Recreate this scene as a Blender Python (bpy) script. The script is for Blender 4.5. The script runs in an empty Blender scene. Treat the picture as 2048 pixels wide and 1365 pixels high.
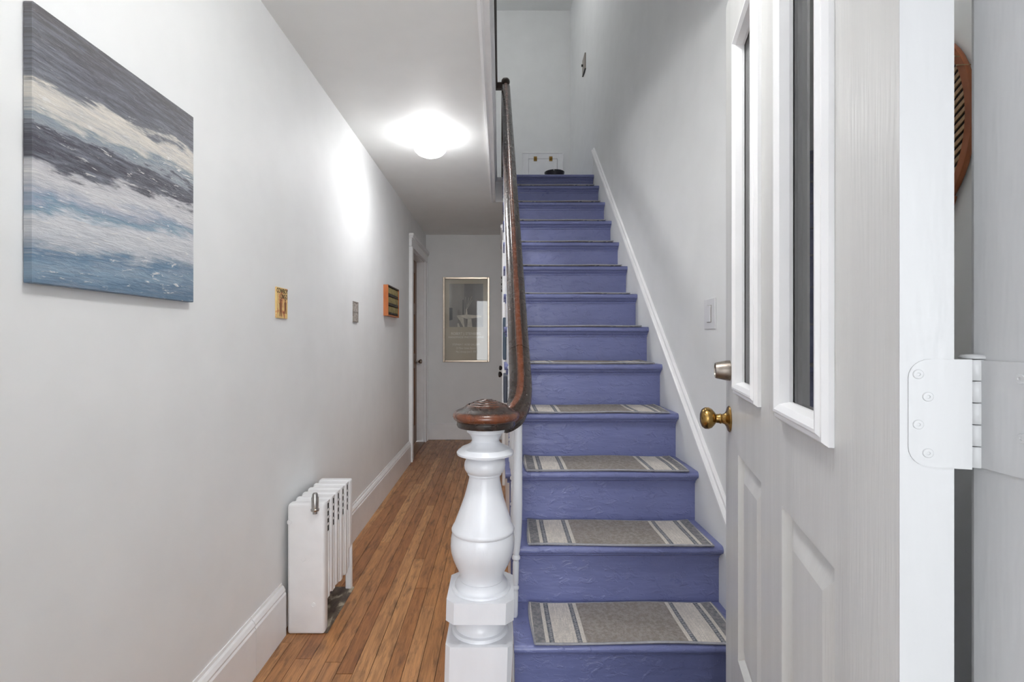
import bpy, bmesh, math, random
from mathutils import Vector, Matrix

random.seed(7)
PI = math.pi
H = 1.175                      # eye height above the hall floor (m)
SC = bpy.context.scene
COL = SC.collection

# ------------------------------------------------------------------ camera, light, exposure
cam_d = bpy.data.cameras.new('camera')
cam_d.sensor_width = 36.0
cam_d.lens = 1000.0 / 2048.0 * 36.0
cam_d.shift_x = 24.0 / 2048.0
cam_d.shift_y = -2.5 / 2048.0
cam_d.clip_start = 0.02
cam = bpy.data.objects.new('camera', cam_d)
COL.objects.link(cam)
cam.location = (0, 0, H)
cam.rotation_euler = (PI / 2, 0, 0)
SC.camera = cam

world = bpy.data.worlds.new('overcast_sky')
SC.world = world
world.use_nodes = True
bg = world.node_tree.nodes['Background']
bg.inputs[0].default_value = (0.935, 0.965, 1.0, 1)
bg.inputs[1].default_value = 3.2

SC.view_settings.view_transform = 'Standard'
SC.view_settings.look = 'None'
SC.view_settings.gamma = 1.0
SC.view_settings.use_curve_mapping = False
SC.view_settings.exposure = 1.27
SC.cycles.max_bounces = 8
SC.cycles.diffuse_bounces = 6
SC.cycles.light_sampling_threshold = 0.04
SC.cycles.use_light_tree = False

LAMP_EMIT = 12.0                # hall ceiling lamp globe
LAMP_DOWN = 1.8               # downward throw of the hall lamp (W)
UPPER_FILL_EMIT = 29.0               # added unseen lamp upstairs, brightens the stairwell
ENTRY_FILL_EMIT = 34.0               # added unseen lamp inside the entrance, brightens the near hall


def portal(loc, sx, sz):       # guides sky sampling through an opening, gives no light itself
    l = bpy.data.lights.new('sky_opening', 'AREA')
    l.shape = 'RECTANGLE'
    l.size, l.size_y = sx, sz
    l.cycles.is_portal = True
    o = bpy.data.objects.new('sky_opening', l)
    COL.objects.link(o)
    o.location = loc
    o.rotation_euler = (PI / 2, 0, 0)


portal((0.0, -2.6, 1.19), 1.56, 2.42)

# ------------------------------------------------------------------ material helpers


def srgb(r, g, b):
    def f(c):
        c /= 255.0
        return c / 12.92 if c <= 0.04045 else ((c + 0.055) / 1.055) ** 2.4
    return (f(r), f(g), f(b), 1.0)


class NT:
    """small node-tree writer"""

    def __init__(self, name):
        self.m = bpy.data.materials.new(name)
        self.m.use_nodes = True
        self.t = self.m.node_tree
        self.b = self.t.nodes['Principled BSDF']
        self.out = self.t.nodes['Material Output']

    def n(self, typ, **kw):
        nd = self.t.nodes.new(typ)
        for k, v in kw.items():
            setattr(nd, k, v)
        return nd

    def l(self, a, b):
        self.t.links.new(a, b)

    def val(self, sock, v):
        if hasattr(v, 'node'):
            self.l(v, sock)
        else:
            sock.default_value = v

    def math(self, op, a, b=0.0, c=0.0, clamp=False):
        nd = self.n('ShaderNodeMath', operation=op, use_clamp=clamp)
        self.val(nd.inputs[0], a)
        self.val(nd.inputs[1], b)
        self.val(nd.inputs[2], c)
        return nd.outputs[0]

    def mix(self, fac, a, b, blend='MIX'):
        nd = self.n('ShaderNodeMix', data_type='RGBA', blend_type=blend)
        self.val(nd.inputs[0], fac)
        self.val(nd.inputs[6], a)
        self.val(nd.inputs[7], b)
        return nd.outputs[2]

    def ramp(self, fac, stops, mode='LINEAR'):
        nd = self.n('ShaderNodeValToRGB')
        cr = nd.color_ramp
        cr.interpolation = mode
        while len(cr.elements) < len(stops):
            cr.elements.new(0.5)
        for e, (p, c) in zip(cr.elements, stops):
            e.position = p
            e.color = c if len(c) == 4 else (*c, 1)
        self.val(nd.inputs[0], fac)
        return nd.outputs[0]

    def coord(self, kind='Object', scale=(1, 1, 1), rot=(0, 0, 0), loc=None):
        if kind == 'Position':
            s = self.n('ShaderNodeNewGeometry').outputs['Position']
        else:
            s = self.n('ShaderNodeTexCoord').outputs[kind]
        mp = self.n('ShaderNodeMapping')
        self.l(s, mp.inputs[0])
        mp.inputs['Scale'].default_value = scale
        mp.inputs['Rotation'].default_value = rot
        if loc is not None:
            self.val(mp.inputs['Location'], loc)
        return mp.outputs[0]

    def noise(self, vec, scale=5.0, detail=3.0, rough=0.5, dist=0.0):
        nd = self.n('ShaderNodeTexNoise')
        self.l(vec, nd.inputs['Vector'])
        nd.inputs['Scale'].default_value = scale
        nd.inputs['Detail'].default_value = detail
        nd.inputs['Roughness'].default_value = rough
        nd.inputs['Distortion'].default_value = dist
        return nd.outputs['Fac']

    def bump(self, h, strength=0.2, dist=0.01):
        nd = self.n('ShaderNodeBump')
        nd.inputs['Strength'].default_value = strength
        nd.inputs['Distance'].default_value = dist
        self.l(h, nd.inputs['Height'])
        self.l(nd.outputs[0], self.b.inputs['Normal'])

    def set(self, **kw):
        for k, v in kw.items():
            self.val(self.b.inputs[k.replace('_', ' ')], v)
        return self


def paint(name, rgb, rough=0.5, var=0.03, bump=0.05, scale=(1, 1, 1), nscale=6.0, dist=0.004):
    m = NT(name)
    p = m.coord('Position', scale)
    a = m.noise(p, nscale, 2.0, 0.55)
    c = srgb(*rgb)
    lo = tuple(x * (1 - var * 2.2) for x in c[:3]) + (1,)
    hi = tuple(min(1, x * (1 + var)) for x in c[:3]) + (1,)
    m.set(Base_Color=m.ramp(a, [(0.3, lo), (0.7, hi)]), Roughness=rough)
    if bump:
        f = m.noise(p, nscale * 9, 1.0, 0.6)
        m.bump(f, bump, dist)
    return m.m


def metal(name, rgb, rough=0.3, var=0.15):
    m = NT(name)
    a = m.noise(m.coord('Position'), 60.0, 3.0)
    c = srgb(*rgb)
    lo = tuple(x * (1 - var * 2) for x in c[:3]) + (1,)
    m.set(Base_Color=m.ramp(a, [(0.3, lo), (0.65, c)]), Metallic=1.0, Roughness=rough)
    return m.m


M = {}
M['wall'] = paint('wall_paint', (235, 236, 236), 0.62, 0.012, 0)
M['ceiling'] = paint('ceiling_paint', (240, 241, 240), 0.6, 0.01, 0)
M['trim'] = paint('trim_paint', (242, 242, 243), 0.32, 0.02, 0, (1, 1, 1), 8.0)
M['newel'] = paint('newel_paint', (222, 224, 229), 0.28, 0.02, 0.08, (1, 1, 0.35), 14.0)
M['door'] = paint('door_paint', (208, 208, 206), 0.38, 0.03, 0.16, (1, 1, 0.06), 24.0, 0.003)
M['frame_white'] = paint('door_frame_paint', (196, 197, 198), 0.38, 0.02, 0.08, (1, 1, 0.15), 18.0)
M['radiator'] = paint('radiator_enamel', (238, 238, 239), 0.35, 0.02, 0.05, (1, 1, 1), 10.0)
M['dark_gap'] = paint('dark_recess', (40, 38, 38), 0.8, 0.05, 0)
M['porch'] = paint('porch_concrete', (150, 148, 145), 0.8, 0.06, 0.1)
M['brass'] = metal('aged_brass', (176, 142, 84), 0.26, 0.22)
M['hinge_brass'] = metal('hinge_brass', (168, 132, 70), 0.35)
M['nickel'] = metal('worn_nickel', (172, 162, 152), 0.35, 0.2)
M['chrome'] = metal('chrome', (190, 188, 184), 0.2, 0.1)
M['black_iron'] = paint('black_knob', (34, 26, 24), 0.25, 0.1, 0)
M['teal'] = paint('dark_teal_frame', (52, 72, 92), 0.4, 0.08, 0.05)
M['slate'] = paint('slate_grey_frame', (74, 80, 96), 0.4, 0.08, 0.05)
M['bowl'] = paint('dark_navy_glaze', (24, 20, 34), 0.4, 0.1, 0)
M['plastic'] = paint('white_plastic', (224, 224, 226), 0.35, 0.01, 0)
M['taupe'] = paint('taupe_plate', (150, 142, 134), 0.45, 0.06, 0)


def stair_blue():
    m = NT('stair_blue_paint')
    p = m.coord('Position')
    a = m.noise(p, 3.0, 4.0, 0.6)
    b = m.noise(m.coord('Position', (1.2, 1.0, 2.2)), 9.0, 5.0, 0.65)
    base = m.ramp(a, [(0.3, srgb(109, 115, 160)), (0.7, srgb(119, 125, 171))])
    dirt = m.ramp(b, [(0.60, (0, 0, 0, 1)), (0.78, (1, 1, 1, 1))])
    col = m.mix(m.math('MULTIPLY', dirt, 0.22), base, srgb(66, 70, 100))
    sp = m.n('ShaderNodeTexVoronoi')
    m.l(p, sp.inputs['Vector'])
    sp.inputs['Scale'].default_value = 38.0
    fl = m.math('LESS_THAN', sp.outputs['Distance'], 0.05)
    col = m.mix(m.math('MULTIPLY', fl, 0.5), col, srgb(176, 178, 200))
    m.set(Base_Color=col, Roughness=m.ramp(b, [(0.3, (0.26,) * 3), (0.7, (0.42,) * 3)]))
    ding = m.ramp(m.noise(m.coord('Position', (1, 1, 1.6)), 20.0, 4.0, 0.6, 0.6), [(0.52, (0, 0, 0, 1)), (0.72, (1, 1, 1, 1))])
    hgt = m.math('ADD', m.noise(m.coord('Position', (0.5, 1, 2.4)), 14.0, 3.0, 0.5), m.math('MULTIPLY', ding, 0.7))
    m.bump(hgt, 0.5, 0.007)
    return m.m


M['blue'] = stair_blue()


def plank_wood(name, stops, rough=0.3):
    m = NT(name)
    rnd = m.n('ShaderNodeObjectInfo').outputs['Random']
    off = m.n('ShaderNodeCombineXYZ')
    m.l(m.math('MULTIPLY', rnd, 37.0), off.inputs[0])
    m.l(m.math('MULTIPLY', rnd, 91.0), off.inputs[1])
    v = m.coord('Position', (26, 1.9, 10), (0, 0, 0), off.outputs[0])
    g = m.noise(v, 2.2, 6.0, 0.62, 0.9)
    fine = m.noise(m.coord('Position', (150, 6, 20), (0, 0, 0), off.outputs[0]), 2.0, 3.0, 0.6)
    blot = m.noise(m.coord('Position', (16, 3.4, 5)), 1.8, 5.0, 0.65)
    base = m.ramp(rnd, stops)
    col = m.mix(m.ramp(g, [(0.40, (0, 0, 0, 1)), (0.66, (1, 1, 1, 1))]), base, m.mix(0.5, base, srgb(92, 52, 28)))
    col = m.mix(m.math('MULTIPLY', m.ramp(fine, [(0.45, (0, 0, 0, 1)), (0.75, (1, 1, 1, 1))]), 0.38), col, srgb(66, 40, 22))
    col = m.mix(m.math('MULTIPLY', m.ramp(blot, [(0.52, (0, 0, 0, 1)), (0.70, (1, 1, 1, 1))]), 0.7), col, srgb(74, 50, 38))
    m.set(Base_Color=col, Roughness=m.ramp(blot, [(0.3, (rough,) * 3), (0.8, (rough + 0.15,) * 3)]))
    m.bump(fine, 0.08, 0.002)
    return m.m


M['plank'] = plank_wood('oak_floor', [(0.0, srgb(172, 116, 72)), (0.25, srgb(196, 140, 90)), (0.5, srgb(180, 124, 78)),
                                      (0.75, srgb(214, 160, 108)), (1.0, srgb(186, 130, 84))])


def rail_wood():
    m = NT('worn_mahogany')
    w = m.n('ShaderNodeAttribute')
    w.attribute_name = 'wear'
    b = m.noise(m.coord('Position'), 34.0, 4.0, 0.7)
    a = m.noise(m.coord('Position', (26, 3.0, 3.0)), 2.2, 5.0, 0.6, 0.3)
    f = m.math('ADD', m.math('MULTIPLY', w.outputs['Fac'], 0.68), m.math('MULTIPLY', m.math('SUBTRACT', a, 0.5), 0.6))
    f = m.math('ADD', f, m.math('MULTIPLY', m.math('SUBTRACT', b, 0.5), 0.25), clamp=True)
    col = m.ramp(f, [(0.0, srgb(40, 30, 26)), (0.25, srgb(52, 37, 31)), (0.48, srgb(82, 47, 32)), (0.80, srgb(120, 64, 36))])
    sp = m.n('ShaderNodeTexVoronoi')
    m.l(m.coord('Position'), sp.inputs['Vector'])
    sp.inputs['Scale'].default_value = 48.0
    col = m.mix(m.math('MULTIPLY', m.math('LESS_THAN', sp.outputs['Distance'], 0.04), 0.5), col, srgb(170, 130, 110))
    m.set(Base_Color=col, Roughness=m.ramp(b, [(0.3, (0.2,) * 3), (0.7, (0.32,) * 3)]))
    m.b.inputs['Coat Weight'].default_value = 0.3
    m.b.inputs['Coat Roughness'].default_value = 0.2
    m.bump(b, 0.02, 0.001)
    return m.m


M['rail'] = rail_wood()


def simple_wood(name, c1, c2, scale=(4, 4, 40), rough=0.4):
    m = NT(name)
    a = m.noise(m.coord('Position', scale), 2.0, 5.0, 0.6, 0.5)
    m.set(Base_Color=m.ramp(a, [(0.3, srgb(*c1)), (0.7, srgb(*c2))]), Roughness=rough)
    return m.m


M['orange_wood'] = simple_wood('orange_pine', (168, 92, 46), (198, 120, 66), (6, 6, 3))
M['dark_wood'] = simple_wood('dark_walnut', (46, 34, 28), (66, 50, 40), (30, 6, 30))
M['door_wood'] = simple_wood('stained_door_wood', (104, 70, 46), (140, 98, 66), (30, 30, 2.5))
M['door_panel_wood'] = simple_wood('stained_door_panel', (120, 72, 38), (158, 98, 54), (30, 30, 2.5))
M['racket_wood'] = simple_wood('bent_wood', (132, 70, 36), (170, 98, 56), (12, 12, 6), 0.35)
M['cane'] = simple_wood('woven_cane', (150, 118, 84), (178, 146, 108), (80, 80, 80), 0.6)
M['book_leather'] = None


def glass_mat(name, tint=(0.93, 0.95, 0.95), refl_rough=0.02):
    m = NT(name)
    tr = m.n('ShaderNodeBsdfTransparent')
    tr.inputs[0].default_value = (*tint, 1)
    gl = m.n('ShaderNodeBsdfGlossy')
    gl.inputs['Roughness'].default_value = refl_rough
    fr = m.n('ShaderNodeFresnel')
    fr.inputs['IOR'].default_value = 1.5
    a = m.noise(m.coord('Position'), 3.0, 2.0)
    mx = m.n('ShaderNodeMixShader')
    m.l(m.math('MULTIPLY', fr.outputs[0], m.ramp(a, [(0.3, (0.95,) * 3), (0.7, (1,) * 3)])), mx.inputs[0])
    m.l(tr.outputs[0], mx.inputs[1])
    m.l(gl.outputs[0], mx.inputs[2])
    m.l(mx.outputs[0], m.out.inputs['Surface'])
    return m.m


M['glass'] = glass_mat('window_glass', (0.985, 0.99, 0.985))


def emit_mat(name, rgb, strength):
    m = NT(name)
    m.set(Base_Color=srgb(245, 245, 242), Roughness=0.3)
    m.b.inputs['Emission Color'].default_value = (*rgb, 1)
    m.b.inputs['Emission Strength'].default_value = strength
    return m.m


M['globe'] = emit_mat('lit_opal_globe', (1.0, 1.0, 1.0), LAMP_EMIT)
M['fill_globe_in'] = emit_mat('added_fill_globe_entry', (1.0, 1.0, 0.99), ENTRY_FILL_EMIT)
M['fill_globe_up'] = emit_mat('added_fill_globe_upstairs', (1.0, 1.0, 0.99), UPPER_FILL_EMIT)


def mat_fabric():
    m = NT('striped_runner_weave')
    tc = m.n('ShaderNodeTexCoord').outputs['Object']
    sx = m.n('ShaderNodeSeparateXYZ')
    m.l(tc, sx.inputs[0])
    u = m.math('DIVIDE', m.math('ABSOLUTE', sx.outputs[0]), 0.333)      # 0 centre .. 1 edge
    y = sx.outputs[1]
    g, l, b, p, c = srgb(124, 125, 130), srgb(226, 219, 210), srgb(104, 109, 118), srgb(232, 224, 214), srgb(146, 138, 132)
    base = m.ramp(u, [(0, c), (0.49, l), (0.53, b), (0.575, p), (0.80, b), (0.85, l), (0.885, g), (0.985, l)], 'CONSTANT')
    heath = m.noise(m.coord('Object', (1, 1, 1)), 260.0, 3.0, 0.7)
    streak = m.noise(m.coord('Object', (160, 9, 20)), 2.0, 3.0, 0.6)
    col = m.mix(m.math('MULTIPLY', m.ramp(heath, [(0.35, (1, 1, 1, 1)), (0.62, (0, 0, 0, 1))]), 0.34), base, srgb(96, 90, 86))
    blot = m.noise(m.coord('Object'), 75.0, 4.0, 0.75)
    col = m.mix(m.math('MULTIPLY', m.ramp(blot, [(0.42, (0, 0, 0, 1)), (0.60, (1, 1, 1, 1))]), 0.42), col, srgb(186, 180, 174))
    pale = m.math('MULTIPLY', m.math('GREATER_THAN', u, 0.575), m.math('LESS_THAN', u, 0.80))
    col = m.mix(m.math('MULTIPLY', pale, m.math('MULTIPLY', m.ramp(streak, [(0.4, (0, 0, 0, 1)), (0.65, (1, 1, 1, 1))]), 0.45)), col, srgb(160, 157, 156))
    dots = m.math('GREATER_THAN', m.math('SINE', m.math('MULTIPLY', y, 560.0)), 0.1)
    for ctr in (0.552, 0.825):
        st = m.math('LESS_THAN', m.math('ABSOLUTE', m.math('SUBTRACT', u, ctr)), 0.009)
        col = m.mix(m.math('MULTIPLY', m.math('MULTIPLY', st, dots), 0.8), col, srgb(168, 168, 172))
    m.set(Base_Color=col, Roughness=0.95)
    m.b.inputs['Specular IOR Level'].default_value = 0.1
    m.bump(heath, 0.5, 0.002)
    return m.m


M['mat'] = mat_fabric()
M['binding'] = paint('grey_binding', (160, 160, 166), 0.9, 0.06, 0.3, (1, 1, 1), 60.0)


def canvas_mat():
    """abstract seascape: horizontal palette-knife bands"""
    m = NT('abstract_canvas')
    tc = m.n('ShaderNodeTexCoord').outputs['Object']
    s = m.n('ShaderNodeSeparateXYZ')
    m.l(tc, s.inputs[0])
    u = m.math('DIVIDE', s.outputs[1], 0.479)
    v0 = m.math('DIVIDE', s.outputs[2], 0.515)
    st1 = m.noise(m.coord('Object', (1, 3.2, 20), (0.05, 0, 0)), 2.0, 6.0, 0.62, 0.6)
    st2 = m.noise(m.coord('Object', (1, 9, 70), (0.08, 0, 0), (3, 1, 2)), 2.0, 5.0, 0.6, 0.3)
    st3 = m.noise(m.coord('Object', (1, 2.2, 6), (0, 0, 0), (7, 4, 1)), 2.2, 4.0, 0.6, 0.8)
    v = m.math('SUBTRACT', v0, m.math('MULTIPLY', u, 0.07))
    v = m.math('ADD', v, m.math('MULTIPLY', m.math('SUBTRACT', st1, 0.5), 0.16))
    v = m.math('ADD', v, m.math('MULTIPLY', m.math('SUBTRACT', st2, 0.5), 0.07))
    v = m.math('ADD', v, m.math('MULTIPLY', m.math('SUBTRACT', st3, 0.5), 0.16), clamp=True)
    slate, dk = srgb(92, 92, 100), srgb(74, 74, 84)
    col = m.ramp(v, [(0.0, srgb(96, 122, 146)), (0.05, srgb(130, 154, 174)), (0.10, srgb(94, 124, 150)), (0.15, srgb(192, 196, 202)),
                     (0.24, srgb(208, 209, 212)), (0.285, srgb(118, 148, 168)), (0.31, srgb(150, 160, 178)), (0.36, srgb(204, 204, 206)),
                     (0.43, srgb(196, 195, 198)), (0.455, dk), (0.55, dk), (0.565, srgb(150, 156, 162)), (0.60, srgb(124, 138, 148)),
                     (0.635, srgb(206, 202, 194)), (0.72, srgb(214, 208, 198)), (0.745, srgb(110, 112, 118)), (0.80, slate), (1.0, srgb(100, 98, 100))])
    fl = m.noise(m.coord('Object', (1, 7, 34), (0.06, 0, 0), (11, 2, 5)), 3.0, 5.0, 0.7, 0.5)
    wmask = m.math('MULTIPLY', m.ramp(fl, [(0.60, (0, 0, 0, 1)), (0.66, (1, 1, 1, 1))]), m.ramp(v, [(0.0, (1, 1, 1, 1)), (0.42, (0.7,) * 3), (0.56, (0.9,) * 3), (0.70, (0.9,) * 3), (0.80, (0.12,) * 3)]))
    col = m.mix(wmask, col, srgb(226, 224, 220))
    dm = m.math('MULTIPLY', m.ramp(fl, [(0.30, (1, 1, 1, 1)), (0.36, (0, 0, 0, 1))]), m.ramp(v, [(0.0, (0.5,) * 3), (0.7, (0.6,) * 3), (0.85, (0.8,) * 3)]))
    col = m.mix(dm, col, srgb(104, 112, 128))
    veil = m.noise(m.coord('Object', (1, 5, 48), (0.05, 0, 0), (21, 8, 3)), 2.4, 6.0, 0.68, 0.4)
    col = m.mix(m.math('MULTIPLY', m.ramp(veil, [(0.45, (0, 0, 0, 1)), (0.72, (1, 1, 1, 1))]), 0.6), col, srgb(150, 156, 166))
    m.set(Base_Color=col, Roughness=0.4)
    m.bump(m.math('ADD', st2, m.math('MULTIPLY', fl, 1.5)), 0.5, 0.004)
    return m.m


M['canvas'] = canvas_mat()


def card_mat(name, stops, scale, loc):
    m = NT(name)
    a = m.noise(m.coord('Object', scale, (0, 0, 0), loc), 2.0, 3.0, 0.6, 0.4)
    m.set(Base_Color=m.ramp(a, stops), Roughness=0.45)
    return m.m


M['cowboy'] = card_mat('yellow_book_cover', [(0.3, srgb(228, 194, 124)), (0.48, srgb(232, 202, 136)), (0.56, srgb(214, 142, 92)), (0.66, srgb(150, 84, 56))], (20, 26, 14), (2, 1, 0))
M['ink'] = paint('black_ink', (34, 30, 24), 0.6, 0.05, 0)
M['card_grey'] = card_mat('grey_patterned_card', [(0.32, srgb(92, 86, 84)), (0.45, srgb(150, 142, 134)), (0.55, srgb(206, 200, 192)), (0.68, srgb(120, 104, 96))], (60, 60, 60), (0, 0, 0))
M['gold_spine'] = card_mat('gilt_leather_spines', [(0.3, srgb(92, 82, 48)), (0.5, srgb(136, 122, 76)), (0.7, srgb(170, 158, 108))], (30, 120, 40), (0, 0, 0))
M['dark_spine'] = card_mat('dark_spine_band', [(0.3, srgb(30, 28, 28)), (0.6, srgb(56, 52, 50)), (0.75, srgb(104, 98, 90))], (60, 200, 60), (0, 0, 0))
M['poster'] = paint('poster_taupe_paper', (196, 184, 164), 0.7, 0.02, 0)
M['photo_grey'] = paint('photograph_grey', (152, 145, 138), 0.7, 0.05, 0, (1, 1, 1), 3.0)
M['photo_dark'] = paint('photograph_dark_grey', (122, 115, 113), 0.7, 0.05, 0, (1, 1, 1), 3.0)
M['photo_deep'] = paint('photograph_black', (50, 48, 50), 0.7, 0.05, 0)
M['photo_light'] = paint('photograph_pale', (212, 204, 192), 0.7, 0.08, 0, (1, 1, 1), 20.0)
M['print_text'] = paint('pale_print', (244, 240, 232), 0.7, 0.02, 0)
M['frame_metal'] = metal('champagne_metal_frame', (190, 176, 160), 0.28, 0.05)
M['dust'] = card_mat('dusty_worn_board', [(0.3, srgb(58, 44, 38)), (0.5, srgb(96, 84, 72)), (0.62, srgb(186, 178, 158)), (0.8, srgb(120, 108, 92))], (10, 5, 5), (0, 0, 0))

# ------------------------------------------------------------------ mesh helpers


def nb(wear=False):
    b = bmesh.new()
    if wear:
        b.verts.layers.float.new('wear')
    return b


def box(bm, x0, x1, y0, y1, z0, z1, bev=0.0, seg=1):
    vs = [bm.verts.new(c) for c in ((x0, y0, z0), (x1, y0, z0), (x1, y1, z0), (x0, y1, z0), (x0, y0, z1), (x1, y0, z1), (x1, y1, z1), (x0, y1, z1))]
    fs = [bm.faces.new([vs[i] for i in f]) for f in ((3, 2, 1, 0), (4, 5, 6, 7), (0, 1, 5, 4), (1, 2, 6, 5), (2, 3, 7, 6), (3, 0, 4, 7))]
    if bev > 0:
        es = set()
        for f in fs:
            es.update(f.edges)
        bmesh.ops.bevel(bm, geom=list(es), offset=bev, segments=seg, profile=0.5, affect='EDGES')
    return bm


def prism(bm, pts, axis, a0, a1):
    """extrude a polygon along an axis; pts are the other two coordinates in xyz order"""
    def mk(p, a):
        if axis == 'x':
            return (a, p[0], p[1])
        if axis == 'y':
            return (p[0], a, p[1])
        return (p[0], p[1], a)
    A = [bm.verts.new(mk(p, a0)) for p in pts]
    B = [bm.verts.new(mk(p, a1)) for p in pts]
    n = len(pts)
    fs = [bm.faces.new(A), bm.faces.new(B[::-1])]
    for i in range(n):
        fs.append(bm.faces.new((A[i], B[i], B[(i + 1) % n], A[(i + 1) % n])))
    bmesh.ops.recalc_face_normals(bm, faces=fs)
    return bm


def lathe(bm, prof, seg=32, mtx=None, wear=None):
    """prof: list of (r, z); closed at ends when r==0"""
    rings = []
    for r, z in prof:
        if r < 1e-6:
            rings.append([bm.verts.new((0, 0, z))])
        else:
            rings.append([bm.verts.new((r * math.cos(2 * PI * i / seg), r * math.sin(2 * PI * i / seg), z)) for i in range(seg)])
    fs = []
    for a, b in zip(rings, rings[1:]):
        for i in range(seg):
            j = (i + 1) % seg
            if len(a) == 1 and len(b) == 1:
                continue
            if len(a) == 1:
                fs.append(bm.faces.new((a[0], b[i], b[j])))
            elif len(b) == 1:
                fs.append(bm.faces.new((a[i], b[0], a[j])))
            else:
                fs.append(bm.faces.new((a[i], b[i], b[j], a[j])))
    for rg in (rings[0], rings[-1]):
        if len(rg) > 1:
            fs.append(bm.faces.new(rg))
    bmesh.ops.recalc_face_normals(bm, faces=fs)
    if wear:
        ly = bm.verts.layers.float.get('wear') or bm.verts.layers.float.new('wear')
        for rg, w_ in zip(rings, wear):
            for v in rg:
                v[ly] = w_
    vs = [v for rg in rings for v in rg]
    if mtx is not None:
        bmesh.ops.transform(bm, matrix=mtx, verts=vs)
    return vs


def sweep(bm, path, prof, up=Vector((0, 0, 1)), scales=None, wear=None):
    path = [Vector(p) for p in path]
    rings = []
    for i, p in enumerate(path):
        t = (path[min(i + 1, len(path) - 1)] - path[max(i - 1, 0)]).normalized()
        s = t.cross(up)
        s.normalize()
        u = s.cross(t)
        k = scales[i] if scales else 1.0
        rings.append([bm.verts.new(p + s * a * k + u * b * k) for a, b in prof])
    n = len(prof)
    fs = []
    for a, b in zip(rings, rings[1:]):
        for i in range(n):
            j = (i + 1) % n
            fs.append(bm.faces.new((a[i], a[j], b[j], b[i])))
    fs.append(bm.faces.new(rings[0]))
    fs.append(bm.faces.new(rings[-1][::-1]))
    if wear:
        ly = bm.verts.layers.float.get('wear') or bm.verts.layers.float.new('wear')
        for rg in rings:
            for v, w_ in zip(rg, wear):
                v[ly] = w_
    bmesh.ops.recalc_face_normals(bm, faces=fs)


def circ(r, n=12):
    return [(r * math.cos(2 * PI * i / n), r * math.sin(2 * PI * i / n)) for i in range(n)]


def spline(pts, n=8):
    """Catmull-Rom through pts"""
    P = [Vector(p) for p in pts]
    P = [P[0] * 2 - P[1]] + P + [P[-1] * 2 - P[-2]]
    out = []
    for i in range(1, len(P) - 2):
        a, b, c, d = P[i - 1:i + 3]
        for k in range(n):
            t = k / n
            out.append(0.5 * ((2 * b) + (c - a) * t + (2 * a - 5 * b + 4 * c - d) * t * t + (3 * b - a - 3 * c + d) * t ** 3))
    out.append(P[-2])
    return out


def mesh(name, bm, mat, smooth=None):
    me = bpy.data.meshes.new(name)
    bm.to_mesh(me)
    bm.free()
    if mat is not None:
        me.materials.append(mat)
    if smooth:
        for p in me.polygons:
            p.use_smooth = True
        me.set_sharp_from_angle(angle=math.radians(smooth))
    return me


def place(o, parent=None):
    COL.objects.link(o)
    if parent is not None:
        o.parent = parent
        o.matrix_parent_inverse = WM[parent.name].inverted()
    WM[o.name] = (WM[parent.name] if False else o.matrix_basis.copy())
    return o


WM = {}


def obj(name, bm, mat, parent=None, smooth=None, loc=None, label=None, cat=None, group=None, kind=None):
    """one mesh object; vertices given in world space unless loc is given (then local to loc)"""
    me = bm if isinstance(bm, bpy.types.Mesh) else mesh(name, bm, mat, smooth)
    o = bpy.data.objects.new(name, me)
    if loc is not None:
        o.location = loc
        o.matrix_basis = Matrix.Translation(loc)
    place(o, parent)
    tag(o, label, cat, group, kind)
    return o


def tag(o, label=None, cat=None, group=None, kind=None):
    if label:
        o['label'] = label
    if cat:
        o['category'] = cat
    if group:
        o['group'] = group
    if kind:
        o['kind'] = kind
    return o


def thing(name, loc, label=None, cat=None, group=None, kind=None, mtx=None):
    o = bpy.data.objects.new(name, None)
    o.empty_display_size = 0.1
    o.matrix_basis = mtx if mtx is not None else Matrix.Translation(loc)
    place(o)
    return tag(o, label, cat, group, kind)


def text(name, s, size, mtx, mat, parent, align='CENTER', sx=1.0, ext=0.0003):
    cu = bpy.data.curves.new(name, 'FONT')
    cu.body = s
    cu.size = size
    cu.align_x = align
    cu.align_y = 'CENTER'
    cu.extrude = ext
    cu.materials.append(mat)
    tmp = bpy.data.objects.new(name, cu)
    COL.objects.link(tmp)
    bpy.context.view_layer.update()
    me = bpy.data.meshes.new_from_object(tmp.evaluated_get(bpy.context.evaluated_depsgraph_get()))
    bpy.data.objects.remove(tmp)
    o = bpy.data.objects.new(name, me)
    o.matrix_basis = mtx @ Matrix.Diagonal((sx, 1, 1, 1))
    place(o, parent)
    return o


# ================================================================== SETTING
XL, XR, YE, YF = -0.87, 0.83, 5.88, 0.43        # left wall, right wall, end wall, inner face of front wall
ZC, ZU, ZT = 2.41, 2.613, 5.05                  # hall ceiling, upstairs floor, upstairs ceiling
XS = 0.04                                       # hall-side face of the wall under the stairs
DZ = 2.07                                       # door opening height
D2A, D2B = 4.89, 5.72                           # rear left doorway


def struct(name, bm, mat, parent=None, label=None, smooth=None):
    return obj(name, bm, mat, parent, smooth=smooth, label=label, kind='structure' if parent is None else None)


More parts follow.
